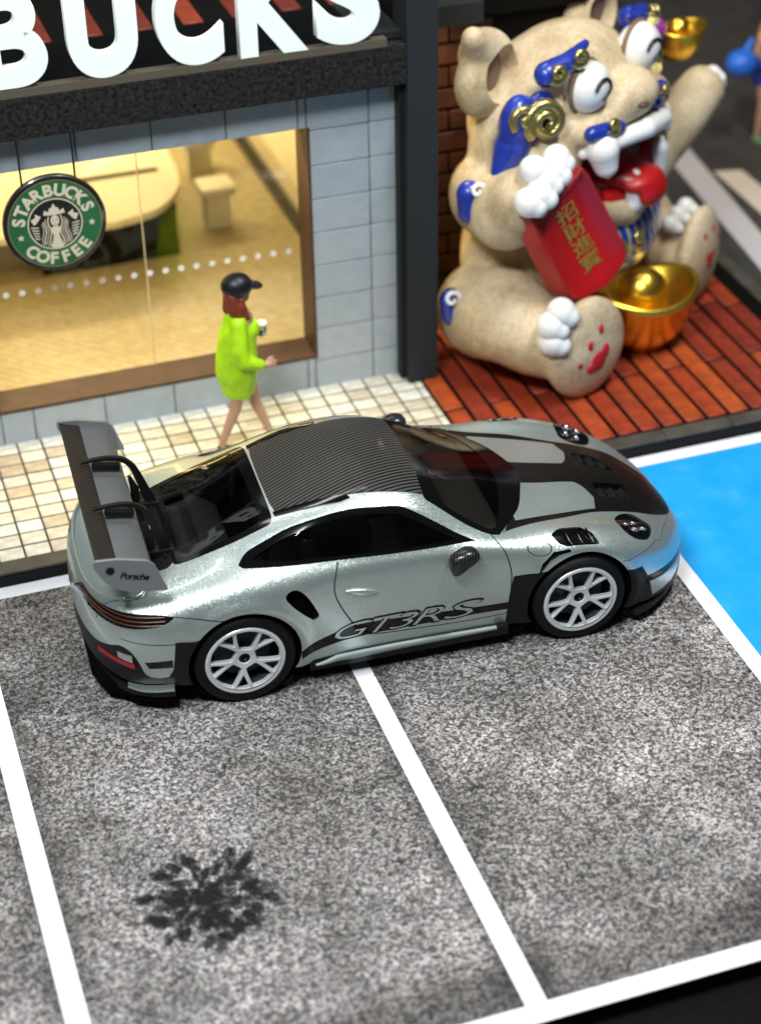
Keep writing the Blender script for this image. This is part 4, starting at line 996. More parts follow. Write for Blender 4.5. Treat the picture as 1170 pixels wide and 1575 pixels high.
# interior shell
def wood():
    m,nt,b=new_mat('warm_herringbone_floor'); v=coords(nt); 
    w1=nt.nodes.new('ShaderNodeTexWave'); w1.bands_direction='DIAGONAL'; w1.inputs['Scale'].default_value=5.0; w1.inputs['Distortion'].default_value=1.2; w1.inputs['Detail'].default_value=2; nt.links.new(v,w1.inputs['Vector'])
    n=noise(nt,v,9,4); c=mix(nt,ramp(nt,w1.outputs['Fac'],[(.2,(.40,.34,.21)),(.8,(.46,.40,.26))]),ramp(nt,n,[(.3,(.75,.72,.66)),(.7,(1.1,1.1,1.1))]),.8,'MULTIPLY'); nt.links.new(c,b.inputs['Base Color']); b.inputs['Roughness'].default_value=.45; return m
inn=empty('interior',(0,0,0),parent=cafe)
box('interior_floor',(-4.4,2.162,.097),(1.84,8.3,.12),wood(),inn)
box('interior_wall',(-4.4,8.3,.10),(2.2,8.4,2.94),MAT['wall_in'],inn)
box('interior_wall',(-4.5,2.165,.10),(-4.4,8.4,2.94),MAT['wall_in'],inn)
box('interior_wall',(2.05,4.0,.12),(2.15,8.3,1.0),MAT['wall_in'],inn)
box('skirting',(1.50,3.0,.12),(1.60,7.25,.20),plain('dark_skirting',(.02,.016,.012),.5),inn)
box('interior_step',(1.62,3.0,.12),(2.04,7.25,.45),MAT['wall_in'],inn)
box('interior_ceiling',(-4.4,2.17,2.94),(1.84,8.3,2.948),MAT['wall_in'],inn)
for loc,sz,en in(((-2.6,3.2,2.90),(2.0,.5),60),((-.6,7.0,2.90),(4.5,.6),210)):
    d=bpy.data.lights.new('cafe_ceiling_lamp','AREA'); d.shape='RECTANGLE'; d.size,d.size_y=sz; d.energy=en; d.color=(1,.78,.38); o=bpy.data.objects.new('cafe_ceiling_lamp',d); col.objects.link(o); o.location=loc
d=bpy.data.lights.new('window_strip_lamp','AREA'); d.shape='RECTANGLE'; d.size=2.4; d.size_y=.12; d.energy=120; d.color=(1,.72,.30); o=bpy.data.objects.new('window_strip_lamp',d); col.objects.link(o); o.location=(-.55,2.45,2.85); o.rotation_euler=(math.radians(-38),0,0)
# counter and stools
ct=empty('counter',(0,5,0.12),label='round-ended cream counter with black base seen through the café window',cat='counter'); ct.location=(0,0,0)
out=[(-3.2,4.40),(-.35,4.36)]+C_([(-.35,4.36),(.05,4.50),(.33,4.85),(.44,5.3),(.46,5.9)],5)+[(.46,6.4),(-3.2,6.4)]
vs,fs=prism_data(out,.68,.75); link('counter_top',mesh('counter_top',vs,fs),MAT['white'],ct)
box('counter_base',(-1.07,4.72,.12),(.28,6.3,.678),MAT['satin_black'],ct)
box('slot',(-.80,5.33,.752),(.26,5.42,.754),MAT['void'],ct)
for i,(x,y,lb) in enumerate(((.80,5.25,'cream block stool nearest the window, right of the black counter base'),(.92,6.5,'cream block stool further back beside the round end of the counter'))):
    st=empty('stool',(x,y,.12),label=lb,cat='stool',group='stools inside the café')
    bm=bmesh.new(); bm_box(bm,(0,0,.41),(.36,.34,.10),bev=.03); link('seat',bmesh_mesh('seat',bm,angle=40),MAT['white'],st)
    bm=bmesh.new(); bm_box(bm,(0,0,.18),(.26,.25,.36),bev=.02); link('pedestal',bmesh_mesh('pedestal',bm,angle=40),MAT['white'],st)
# ---------------------------------------------------------------- big letters on the ledge
sign=empty('letter_sign',(0,1.62,3.2),label='row of large white illuminated letters standing along the top edge of the black beam',cat='sign'); sign.location=(0,0,0)
box('ledge',(-6,1.606,3.207),(1.42,1.70,3.268),plain('smoked_acrylic_ledge',(.10,.085,.06),.25,coat=.5),sign)
lm=plain('white_glowing_letter',(.76,.82,.79),.45,emit=(.90,1,.95),es=.14)
tmpT=[]
for ch,x0,x1 in(('R',-2.30,-1.82),('B',-1.72,-1.205),('U',-1.057,-.535),('C',-.392,.118),('K',.246,.775),('S',.855,1.36)):
    V,F=text_data(ch,1,.045,extrude=.0,res=10); mn=V.min(0); mx=V.max(0)
    cu=bpy.data.curves.new('l','FONT'); cu.body=ch; cu.size=1; cu.offset=(.03 if ch in 'BR' else .045); cu.extrude=.045; cu.bevel_depth=.006; cu.resolution_u=10
    o=bpy.data.objects.new('l',cu); col.objects.link(o); dg=bpy.context.evaluated_depsgraph_get(); me=bpy.data.meshes.new_from_object(o.evaluated_get(dg)); bpy.data.objects.remove(o)
    for v in me.vertices:
        x,y,z=v.co; v.co=(x0+(x-mn[0])/(mx[0]-mn[0])*(x1-x0),1.655-z,3.272+(y-mn[1])/(mx[1]-mn[1])*.77)
    me.name='letter'; me.materials.clear(); link('letter',me,lm,sign)
# ---------------------------------------------------------------- hanging roundel
rs=empty('hanging_sign',(-1.305,1.70,2.12),label='round green and black hanging sign with lettering and crowned figure, left of the window',cat='sign')
RG=.405
dk=plain('sign_black_rim',(.006,.006,.006),.35,coat=.5); gr=plain('sign_green',(.012,.115,.035),.4,var=.25,vscale=3); cr_m=plain('sign_cream',(.62,.56,.42),.5); go=plain('sign_gold_ring',(.28,.24,.12),.4)
lathe('disc',[(0,-.025),(RG-.008,-.025),(RG,-.018),(RG,.018),(RG-.008,.025),(0,.025)],dk,rs,64,'Y')
def ring(name,r0,r1,off,m): return lathe(name,[(r0,0),(r1,0)],m,rs,64,'Y',loc=(0,-off,0))
def fl(name,V,F,off,m): return link(name,mesh(name,[(v[0],-off,v[1]) for v in V],F),m,rs)
ring('rim_line',.362,.368,.0275,go)
fl('green_band',[(.358*math.cos(a),.358*math.sin(a)) for a in np.linspace(0,2*PI,65)[:-1]],[tuple(range(64))],.0268,gr)
ring('rim_line',.206,.216,.0285,cr_m)
fl('emblem_ground',[(.204*math.cos(a),.204*math.sin(a)) for a in np.linspace(0,2*PI,49)[:-1]],[tuple(range(48))],.0280,dk)
def arc_text(s,r,a0,a1,size,flip=False):
    n=len(s)
    for i,ch in enumerate(s):
        V,F=text_data(ch,size,.006,res=4); w_=V[:,0].max()+V[:,0].min(); a=math.radians(a0+(a1-a0)*i/(n-1)); 
        c=(r*math.cos(a),r*math.sin(a)); rot=a-PI/2 if not flip else a+PI/2
        h=size*.36
        P=[]
        for v in V:
            x=v[0]-w_/2; y=v[1]-h; P.append((c[0]+x*math.cos(rot)-y*math.sin(rot),c[1]+x*math.sin(rot)+y*math.cos(rot)))
        fl('sign_letter',P,F,.0295,cr_m)
arc_text('STARBUCKS',.288,169,22,.135); arc_text('COFFEE',.288,226,318,.135,True)
def star(cx0,cy0,r):
    return [(cx0+(r if k%2==0 else r*.45)*math.cos(PI/2+k*PI/5),cy0+(r if k%2==0 else r*.45)*math.sin(PI/2+k*PI/5)) for k in range(10)]
for a in(196,-6): fl('star',star(.288*math.cos(math.radians(a)),.288*math.sin(math.radians(a)),.03),[tuple(range(10))],.0295,cr_m)
# crowned long-haired figure of the emblem, flat print shapes
def shape(P,off=.0296,m=cr_m,name='emblem_shape'):
    V,F=prism_data(P,0,.0008); link(name,mesh(name,[(x,-off-h,y) for x,y,h in V],F),m,rs)
shape([(-.085,.085),(-.075,.125),(-.045,.105),(-.035,.135),(-.018,.14),(0,.175),(.018,.14),(.035,.135),(.045,.105),(.075,.125),(.085,.085),(.04,.078),(-.04,.078)])
shape([(.034*math.cos(a),.03+.046*math.sin(a)) for a in np.linspace(0,2*PI,21)[:-1]])
shape(C_([(-.042,-.055),(-.03,-.025),(0,-.018),(.03,-.025),(.042,-.055),(.022,-.085),(.034,-.14),(.045,-.198),(-.045,-.198),(-.034,-.14),(-.022,-.085)],3,True))
for sd in(-1,1):
    for k in range(4):
        o_=.046+.019*k; pth=[(sd*(o_+.010*math.sin(t*9+k)),.07-.02*k-t*.255) for t in np.linspace(0,1,14)]; p=np.array(pth); n_=np.array([.0048,0]); P=[tuple(q) for q in p+n_]+[tuple(q) for q in (p-n_)[::-1]]
        P=[q for q in P if math.hypot(*q)<.2]; 
        if len(P)>3: shape(P,.0294,plain('emblem_hair',(.42,.35,.24),.5) if k%2 else cr_m,'emblem_hair')
    shape([(sd*.105,.075),(sd*.150,.105),(sd*.150,.075),(sd*.188,.06),(sd*.165,.01),(sd*.14,.03)])
    for k in range(5): shape([(sd*.130,-.01-.024*k),(sd*(.192-.006*k),.0-.024*k),(sd*(.190-.006*k),-.011-.024*k),(sd*.130,-.019-.024*k)])
for sd in(-1,1):
    e_=[(sd*.013+.007*math.cos(a),.036+.004*math.sin(a)) for a in np.linspace(0,2*PI,9)[:-1]]; shape(e_,.0308,dk,'emblem_eye')
shape([(-.010,.004),(.010,.004),(0,-.002)],.0308,dk,'emblem_mouth')
for x,zt in((-.215,.755),(.20,.755)):
    tube('hanging_rod',[(x,0,.33),(x,0,zt)],.009,dk,rs,8)

d=bpy.data.lights.new('added_warm_fill','AREA'); d.size=.5; d.energy=14; d.color=(1,.78,.40); o=bpy.data.objects.new('added_warm_fill',d); col.objects.link(o); o.location=(2.0,2.2,2.9); o.rotation_euler=(math.radians(15),math.radians(15),0)  # unseen fill, added to warm the wall and the lion's back
# ---------------------------------------------------------------- blobs: capsules and ellipsoids fused by a voxel remesh
def blob(name, prims, vox=.012, smooth=6, mat=None, parent=None, cut=None, disp=None):
    bm=bmesh.new()
    for p in prims:
        if p[0]=='e':                       # ellipsoid: centre, radii, optional rotation
            c,r=p[1],p[2]; rot=p[3] if len(p)>3 else None
            q=bmesh.ops.create_icosphere(bm,subdivisions=4,radius=1)['verts']
            m=Matrix.Translation(c)@(rot.to_4x4() if rot else Matrix.Identity(4))@Matrix.Diagonal((*r,1)); bmesh.ops.transform(bm,matrix=m,verts=q)
        elif p[0]=='c':                     # chain of tapered capsules: [(x,y,z,r),...]
            ch=p[1]
            for a,b_ in zip(ch[:-1],ch[1:]):
                A,B=Vector(a[:3]),Vector(b_[:3]); L=(B-A).length; n=max(2,int(L/(min(a[3],b_[3])*.35))); 
                q=bmesh.ops.create_uvsphere(bm,u_segments=16,v_segments=10,radius=a[3])['verts']; bmesh.ops.translate(bm,vec=A,verts=q)
                q=bmesh.ops.create_uvsphere(bm,u_segments=16,v_segments=10,radius=b_[3])['verts']; bmesh.ops.translate(bm,vec=B,verts=q)
                d=(B-A).normalized() if L>1e-6 else Vector((0,0,1))
                q=bmesh.ops.create_cone(bm,cap_ends=True,segments=20,radius1=a[3],radius2=b_[3],depth=L)['verts']
                m=Matrix.Translation((A+B)/2)@d.to_track_quat('Z','Y').to_matrix().to_4x4(); bmesh.ops.transform(bm,matrix=m,verts=q)
    me=bpy.data.meshes.new('tmp'); bm.to_mesh(me); bm.free(); o=bpy.data.objects.new('tmp',me); col.objects.link(o)
    r=o.modifiers.new('r','REMESH'); r.mode='VOXEL'; r.voxel_size=vox
    if smooth: s=o.modifiers.new('s','SMOOTH'); s.iterations=smooth; s.factor=.6
    cutter=None
    if cut:
        bm=bmesh.new()
        for p in cut:
            q=bmesh.ops.create_icosphere(bm,subdivisions=4,radius=1)['verts']; m=Matrix.Translation(p[1])@Matrix.Diagonal((*p[2],1)); bmesh.ops.transform(bm,matrix=m,verts=q)
        mc=bpy.data.meshes.new('c'); bm.to_mesh(mc); bm.free(); cutter=bpy.data.objects.new('c',mc); col.objects.link(cutter)
        bo=o.modifiers.new('b','BOOLEAN'); bo.object=cutter; bo.operation='DIFFERENCE'; bo.solver='FAST' if 'FAST' in [x.identifier for x in bo.bl_rna.properties['solver'].enum_items] else 'EXACT'
    dg=bpy.context.evaluated_depsgraph_get(); out=bpy.data.meshes.new_from_object(o.evaluated_get(dg)); out.name=name
    bpy.data.objects.remove(o)
    if cutter: bpy.data.objects.remove(cutter)
    out.polygons.foreach_set('use_smooth',[True]*len(out.polygons))
    if cut: out.set_sharp_from_angle(angle=math.radians(50))
    out.materials.clear()
    return link(name,out,mat,parent)
skin=plain('painted_skin',(.46,.27,.17),.55); lime=plain('lime_dress_paint',(.40,.72,.004),.55,var=.18,vscale=7,bmp=.6,bscale=9); hairm=plain('auburn_hair_paint',(.17,.030,.010),.5,bmp=.5,bscale=45); capm=plain('navy_black_cap',(.004,.005,.011),.45)
def hand(prims, w_, d, up, r=.010, curl=.9):
    # palm and five fingers of different lengths from the wrist w_ along d
    w_=Vector(w_); d=Vector(d).normalized(); up=Vector(up).normalized(); s=d.cross(up).normalized()
    pc=w_+d*.035; prims.append(('c',[(*w_,.020),(*pc,.024)])); prims.append(('e',tuple(pc),(.031,.031,.024)))
    for k,(o_,L) in enumerate(((-.025,.042),(-.008,.052),(.008,.050),(.025,.038))):
        a=pc+s*o_+d*.03; b_=a+d*L*.5-up*L*.15*curl; c=b_+d*L*.35-up*L*.45*curl; prims.append(('c',[(*a,r),(*b_,r*.95),(*c,r*.85)]))
    a=w_+d*.025+s*-.03; b_=a+d*.03-s*.025-up*.01; prims.append(('c',[(*a,r*1.1),(*b_,r),(*(b_+d*.025),r*.85)]))
def woman(base, rz, label, dress, hairmat, pose, cap=True, shoes=None, scale=1.0):
    P=empty('person',base,rz,label,'figurine'); P.scale=(scale,)*3; g=pose
    pr=[('e',(0,0,1.44),(.082,.068,.105)),('e',(.045,0,1.40),(.045,.045,.055)),('c',[(0,0,1.27,.036),(0,0,1.36,.036)]),('e',(.085,0,1.425),(.016,.011,.020)),
        ('c',[(0,0,.80,.10),(0,0,1.0,.10),(0,0,1.2,.11)]),('c',[(-.01,-.10,1.21,.05),(-.01,.10,1.21,.05)])]
    for e in(-1,1): pr.append(('e',(.0,e*.068,1.435),(.014,.010,.022)))
    for leg in g['legs']: pr.append(('c',leg))
    for arm,hd in zip(g['arms'],g['hands']):
        pr.append(('c',arm)); hand(pr,arm[-1][:3],hd[0],hd[1])
    body=blob('body',pr,.0085,3,skin,P)
    blob('dress',[('c',g['torso'])]+[('c',a) for a in g['sleeves']]+g.get('dress_extra',[]),.012,8,dress,P)
    blob('hair',g['hair'],.010,3,hairmat,P)
    for e in(-1,1):
        lathe('eye',[(0,-.004),(.008,0),(0,.004)],capm,body,10,'Y',loc=(.077,e*.026,1.452)); 
    tube('mouth',[(.083,-.018,1.392),(.090,0,1.390),(.083,.018,1.392)],.0035,plain('lip_paint',(.35,.05,.05),.4),body,6)
    if cap:
        cp=blob('cap',[('e',(-.005,0,1.495),(.128,.112,.105)),('c',[(-.10,0,1.475,.03),(-.06,0,1.47,.045)])],.010,5,capm,P)
        bm=bmesh.new(); q=bmesh.ops.create_uvsphere(bm,u_segments=24,v_segments=12,radius=1)['verts']; bmesh.ops.transform(bm,matrix=Matrix.Translation((.125,0,1.488))@Matrix.Rotation(.15,4,'Y')@Matrix.Diagonal((.078,.078,.013,1)),verts=q); link('peak',bmesh_mesh('peak',bm,True),capm,cp)
        lathe('button',[(.012,0),(.010,.007),(0,.009)],capm,cp,10,loc=(-.005,0,1.589))
    for s in g['shoes']: blob('shoe',s,.008,2,shoes or capm,P)
    return P
wp=dict(legs=[[(-.03,-.06,.80,.085),(-.075,-.06,.46,.052),(-.085,-.06,.40,.050),(-.215,-.06,.085,.030),(-.215,-.06,.05,.032)],[(.01,.06,.80,.085),(.075,.06,.46,.052),(.09,.06,.38,.048),(.20,.06,.08,.029),(.205,.06,.05,.030)]],
 arms=[[(-.03,-.12,1.17,.036),(-.025,-.165,.95,.034),(.0,-.17,.90,.034),(.16,-.15,.84,.026)],[(-.0,.13,1.19,.045),(.02,.17,.98,.036),(.12,.12,1.02,.027)]],
 hands=[((1,.1,-.05),(0,-1,.2)),((.9,-.5,.35),(.2,0,1))],
 torso=[(-.015,0,1.215,.11),(-.02,0,1.08,.150),(-.04,0,.90,.168),(-.05,0,.72,.175),(-.045,0,.60,.150)],
 sleeves=[[(-.02,-.10,1.20,.070),(-.03,-.165,.99,.070),(-.01,-.175,.90,.066),(.13,-.155,.845,.048)],[(0,.10,1.20,.07),(.0,.16,1.0,.064),(.09,.14,1.0,.05)]],
 hair=[('e',(-.035,0,1.44),(.085,.085,.095)),('c',[(-.05,-.05,1.42,.055),(-.045,-.07,1.32,.052),(-.01,-.085,1.265,.036)]),('c',[(-.06,0,1.40,.06),(-.07,0,1.30,.06)]),('e',(.01,-.08,1.33,),(.05,.03,.045)),('e',(.045,-.075,1.27),(.032,.028,.035)),('e',(-.06,-.085,1.29),(.03,.025,.03)),('c',[(-.05,.05,1.42,.05),(-.05,.06,1.30,.045)]),('c',[(.02,-.07,1.40,.024),(.035,-.075,1.30,.028),(.055,-.07,1.235,.028)])],
 dress_extra=[('e',(.075,0,1.10),(.085,.105,.09))],
 shoes=[[('c',[(-.225,-.06,.035,.034),(-.13,-.06,.018,.026)])],[('c',[(.195,.06,.035,.034),(.28,.06,.02,.026)])]])
P1=woman((-.02,1.12,.122),math.radians(-8),'woman figurine in lime dress and dark cap striding on the tiles before the window',lime,hairm,wp)
cup=empty('coffee_cup',(.175,1.175,1.105),0,'small white and grey cup held up in the hand of the lime-dressed woman','cup')
cupm,nt_,b_=new_mat('speckled_cup'); v_=coords(nt_); nt_.links.new(ramp(nt_,noise(nt_,v_,26,2),[(.42,(.08,.08,.08)),(.55,(.62,.62,.60))]),b_.inputs['Base Color'])
lathe('cup_body',[(0,0),(.032,0),(.042,.10),(.040,.10)],cupm,cup,20); lathe('lid',[(.045,.10),(.045,.108),(.038,.118),(0,.118)],MAT['white'],cup,20)
# far figurine on the road, partly outside the frame
wq=dict(legs=[[(0,-.09,.80,.095),(.03,-.10,.44,.056),(.0,-.10,.09,.034),(0,-.10,.05,.034)],[(0,.09,.80,.095),(.02,.10,.44,.056),(0,.10,.09,.034),(0,.10,.05,.034)]],
 arms=[[(0,-.16,1.20,.048),(-.02,-.24,.98,.040),(.06,-.17,.88,.028)],[(0,.16,1.20,.048),(0,.23,.96,.038),(.08,.18,.86,.027)]],
 hands=[((.9,.5,-.2),(0,-1,.2)),((.9,-.4,-.2),(.2,0,1))],
 torso=[(0,0,1.21,.10),(0,0,1.10,.125),(0,0,.98,.11)],sleeves=[[(0,-.12,1.21,.07),(0,-.20,1.10,.055)],[(0,.12,1.21,.07),(0,.20,1.10,.055)]],
 hair=[('e',(-.03,0,1.45),(.09,.09,.10)),('c',[(-.05,0,1.40,.06),(-.06,0,1.22,.05)])],
 shoes=[[('c',[(-.02,-.10,.035,.038),(.09,-.10,.02,.03)])],[('c',[(-.02,.10,.035,.038),(.09,.10,.02,.03)])]])
P2_=woman((7.20,5.60,-.10),math.radians(-60),'blurred figurine in orange top and blue skirt standing on the road at the right edge',plain('orange_top_paint',(.62,.33,.10),.55),plain('brown_hair_paint',(.10,.05,.02),.5),wq,cap=False,shoes=plain('green_shoe_paint',(.05,.28,.13),.5),scale=1.12)
bluesk=plain('blue_skirt_paint',(.01,.05,.38),.5); blob('skirt',[('c',[(0,0,.96,.12),(0,0,.85,.16),(0,0,.72,.20)]),('e',(0.02,-.1,.86),(.15,.15,.12))],.014,6,bluesk,P2_)
bag=blob('blue_bag',[('e',(6.74,5.42,.93),(.18,.16,.15)),('c',[(6.76,5.43,1.02,.05),(6.88,5.48,1.16,.03)])],.016,5,plain('bright_blue_bag',(.02,.14,.62),.4)); tag(bag,'bright blue rounded bag held at the side of the blurred figurine on the road','bag')
# ---------------------------------------------------------------- resin lion
LX=Vector((.8029,.5961,0)); LF_=Vector((.5961,-.8029,0))
lion=empty('lion_figurine',(3.27,2.08,.12),math.atan2(LX.y,LX.x),'seated beige resin lion laughing with red mouth and blue curls on the red bricks','figurine')
# local axes: +x to its left as we look at it (image right), -y is the way it faces
def q3(a,b,z): return (a,-b,z)
def resin():
    m,nt,b=new_mat('beige_resin'); v=coords(nt); n=noise(nt,v,3,5,.65); n2=noise(nt,v,28,3,.6)
    c=mix(nt,ramp(nt,n,[(.3,(.42,.31,.17)),(.55,(.62,.50,.32)),(.75,(.68,.58,.41))]),ramp(nt,n2,[(.35,(.82,.80,.76)),(.6,(1.05,1.05,1.05))]),.8,'MULTIPLY'); nt.links.new(c,b.inputs['Base Color'])
    b.inputs['Roughness'].default_value=.55; b.inputs['Subsurface Weight'].default_value=.0; bump(nt,b,n2,.25,.01); return m
rz_=resin(); wh=plain('white_enamel',(.80,.80,.77),.3,coat=.3); rd=plain('red_enamel',(.40,.004,.006),.45,coat=.12); drk=plain('dark_red_throat',(.24,.003,.004),.5); bl=plain('blue_enamel',(.012,.035,.30),.35,coat=.4,var=.3,vscale=8)
gd=plain('gold_leaf',(.95,.60,.07),.30,metal=1,bmp=.12,bscale=12); gsil=plain('tarnished_gold',(.50,.42,.16),.3,metal=.9,bmp=.3,bscale=16); blk=plain('black_paint_stroke',(.01,.01,.01),.4); pk=plain('red_pad_paint',(.45,.01,.02),.45)
E_=lambda a,b,z,r,rot=None:('e',q3(a,b,z),r,rot) if rot else ('e',q3(a,b,z),r)
Cc=lambda *pts:('c',[(*q3(*p[:3]),p[3]) for p in pts])
body=[E_(0,-.22,.80,(.98,.70,.95)),E_(0,-.15,1.25,(.85,.62,.6)),
 # head
 E_(0,-.18,2.12,(1.02,.66,.66)),E_(-.62,-.10,1.95,(.52,.50,.46)),E_(.62,-.10,1.90,(.50,.48,.44)),E_(0,-.12,2.42,(.70,.52,.42)),
 E_(.05,.32,2.28,(.52,.34,.22)),E_(.05,.48,2.36,(.28,.24,.20)),E_(-.35,.30,2.18,(.38,.30,.18)),E_(.50,.30,2.14,(.38,.28,.18)),
 # lower jaw
 Cc((-.76,.25,1.85,.15),(-.52,.40,1.48,.15),(.03,.50,1.29,.16),(.58,.42,1.36,.15),(.92,.28,1.72,.15)),E_(.08,.15,1.50,(.62,.36,.24)),
 # arms
 Cc((-.92,-.25,1.62,.38),(-1.14,.02,1.64,.35),(-1.24,.20,1.80,.27),(-1.22,.34,1.96,.20)),
 Cc((.95,.0,1.15,.36),(1.30,.2,1.40,.25),(1.50,.33,1.66,.24),(1.62,.40,1.82,.22)),
 # legs
 Cc((-.92,-.30,.50,.44),(-1.10,.0,.62,.42),(-1.10,.30,.52,.36),(-1.04,.55,.46,.32)),
 Cc((.95,-.25,.50,.50),(1.05,.05,.60,.44),(1.08,.35,.48,.34),(1.10,.55,.46,.32)),
 E_(-.98,.74,.47,(.42,.15,.48),Matrix.Rotation(-.35,3,'Z')),E_(1.12,.74,.46,(.38,.14,.48),Matrix.Rotation(.05,3,'Z')),
]
mouth_cut=[('e',q3(.10,.50,1.81),(.72,.52,.38))]
blob('body',body,.028,10,rz_,lion,cut=mouth_cut)
# mouth lining
bm=bmesh.new(); q=bmesh.ops.create_uvsphere(bm,u_segments=40,v_segments=20,radius=1)['verts']
bmesh.ops.transform(bm,matrix=Matrix.Translation(q3(.10,.50,1.81))@Matrix.Diagonal((.73,.53,.39,1)),verts=q)
kill=[v for v in bm.verts if -v.co.y>.36]; bmesh.ops.delete(bm,geom=kill,context='VERTS'); bmesh.ops.reverse_faces(bm,faces=bm.faces); link('mouth_lining',bmesh_mesh('mouth_lining',bm,True),drk,lion)
blob('tongue',[E_(.10,.35,1.60,(.30,.35,.13)),E_(.12,.60,1.57,(.26,.18,.10)),E_(.14,.72,1.48,(.21,.09,.13))],.018,8,rd,lion)
blob('lip_lining',[Cc((-.56,.30,1.70,.07),(-.34,.45,1.50,.075),(.08,.53,1.44,.08),(.50,.46,1.48,.07),(.74,.32,1.72,.06))],.016,3,rd,lion)
blob('upper_teeth',[Cc((-.60,.42,2.02,.05),(-.38,.58,2.08,.07),(-.02,.69,2.10,.085),(.35,.65,2.05,.085),(.68,.47,1.97,.075),(.86,.32,1.90,.06))],.014,3,wh,lion)
for a,b_,z,r,L in((-.50,.54,2.0,.15,-.17),(.78,.44,1.86,.08,-.12)): blob('upper_fang',[Cc((a,b_,z+.06,r),(a+.02,b_+.03,z+.5*L,r*.72),(a+.03,b_+.05,z+L,r*.25))],.012,3,wh,lion)
for a,b_,z,r in((.02,.58,1.50,.115),(.66,.48,1.56,.095)): blob('lower_fang',[Cc((a,b_,z-.10,r),(a,b_+.02,z+.06,r*.85),(a,b_+.02,z+.15,r*.4))],.012,3,wh,lion)
# eyes, pupils, nostrils
for a,b_,z,sg in((-.43,.34,2.53,-1),(.44,.34,2.59,1)):
    ey=link('eye',None if False else bpy.data.meshes.new('eye'),None,lion) if False else None
    bm=bmesh.new(); q=bmesh.ops.create_uvsphere(bm,u_segments=32,v_segments=20,radius=1)['verts']; bmesh.ops.transform(bm,matrix=Matrix.Translation(q3(a,b_,z))@Matrix.Diagonal((.225,.18,.215,1)),verts=q); ey=link('eye',bmesh_mesh('eye',bm,True),wh,lion)
    def on(u_,v_): 
        x=u_;y=v_; r=1-(x/.225)**2-(y/.215)**2; return (a+x, -(b_+.183*math.sqrt(max(r,.02))), z+y)
    tube('pupil_stroke',[on(*p) for p in cr([(-.13,.03),(-.08,.085),(.0,.10),(.06,.06),(.06,.0),(.0,-.03),(-.05,-.065)],5)],.017,blk,ey,8)
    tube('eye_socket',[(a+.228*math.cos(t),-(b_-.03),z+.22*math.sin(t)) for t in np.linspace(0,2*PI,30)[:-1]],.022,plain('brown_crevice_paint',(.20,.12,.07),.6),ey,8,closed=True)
for a in(-.10,.20):
    bm=bmesh.new(); q=bmesh.ops.create_uvsphere(bm,u_segments=16,v_segments=10,radius=1)['verts']; bmesh.ops.transform(bm,matrix=Matrix.Translation(q3(a+.02,.675,2.33))@Matrix.Diagonal((.06,.05,.03,1)),verts=q); link('nostril',bmesh_mesh('nostril',bm,True),plain('dark_brown',(.08,.04,.03),.6),lion)
# ears: thick cupped shells
for sg in(-1,1):
    ear=blob('ear',[('e',q3(sg*.84,-.38,2.60),(.38,.20,.34)),('c',[(*q3(sg*.82,-.40,2.76),.24),(*q3(sg*1.12,-.34,3.02),.10)]),('c',[(*q3(sg*.60,-.40,2.50),.20),(*q3(sg*.80,-.40,2.55),.25)])],.02,8,rz_,lion,cut=[('e',q3(sg*.84,-.08,2.66),(.28,.30,.27))])
    bm=bmesh.new(); q=bmesh.ops.create_uvsphere(bm,u_segments=24,v_segments=14,radius=1)['verts']; bmesh.ops.transform(bm,matrix=Matrix.Translation(q3(sg*.88,-.335,2.66))@Matrix.Diagonal((.18,.03,.19,1)),verts=q); link('ear_hollow',bmesh_mesh('ear_hollow',bm,True),plain('brown_shaded_resin',(.22,.15,.10),.6),ear)
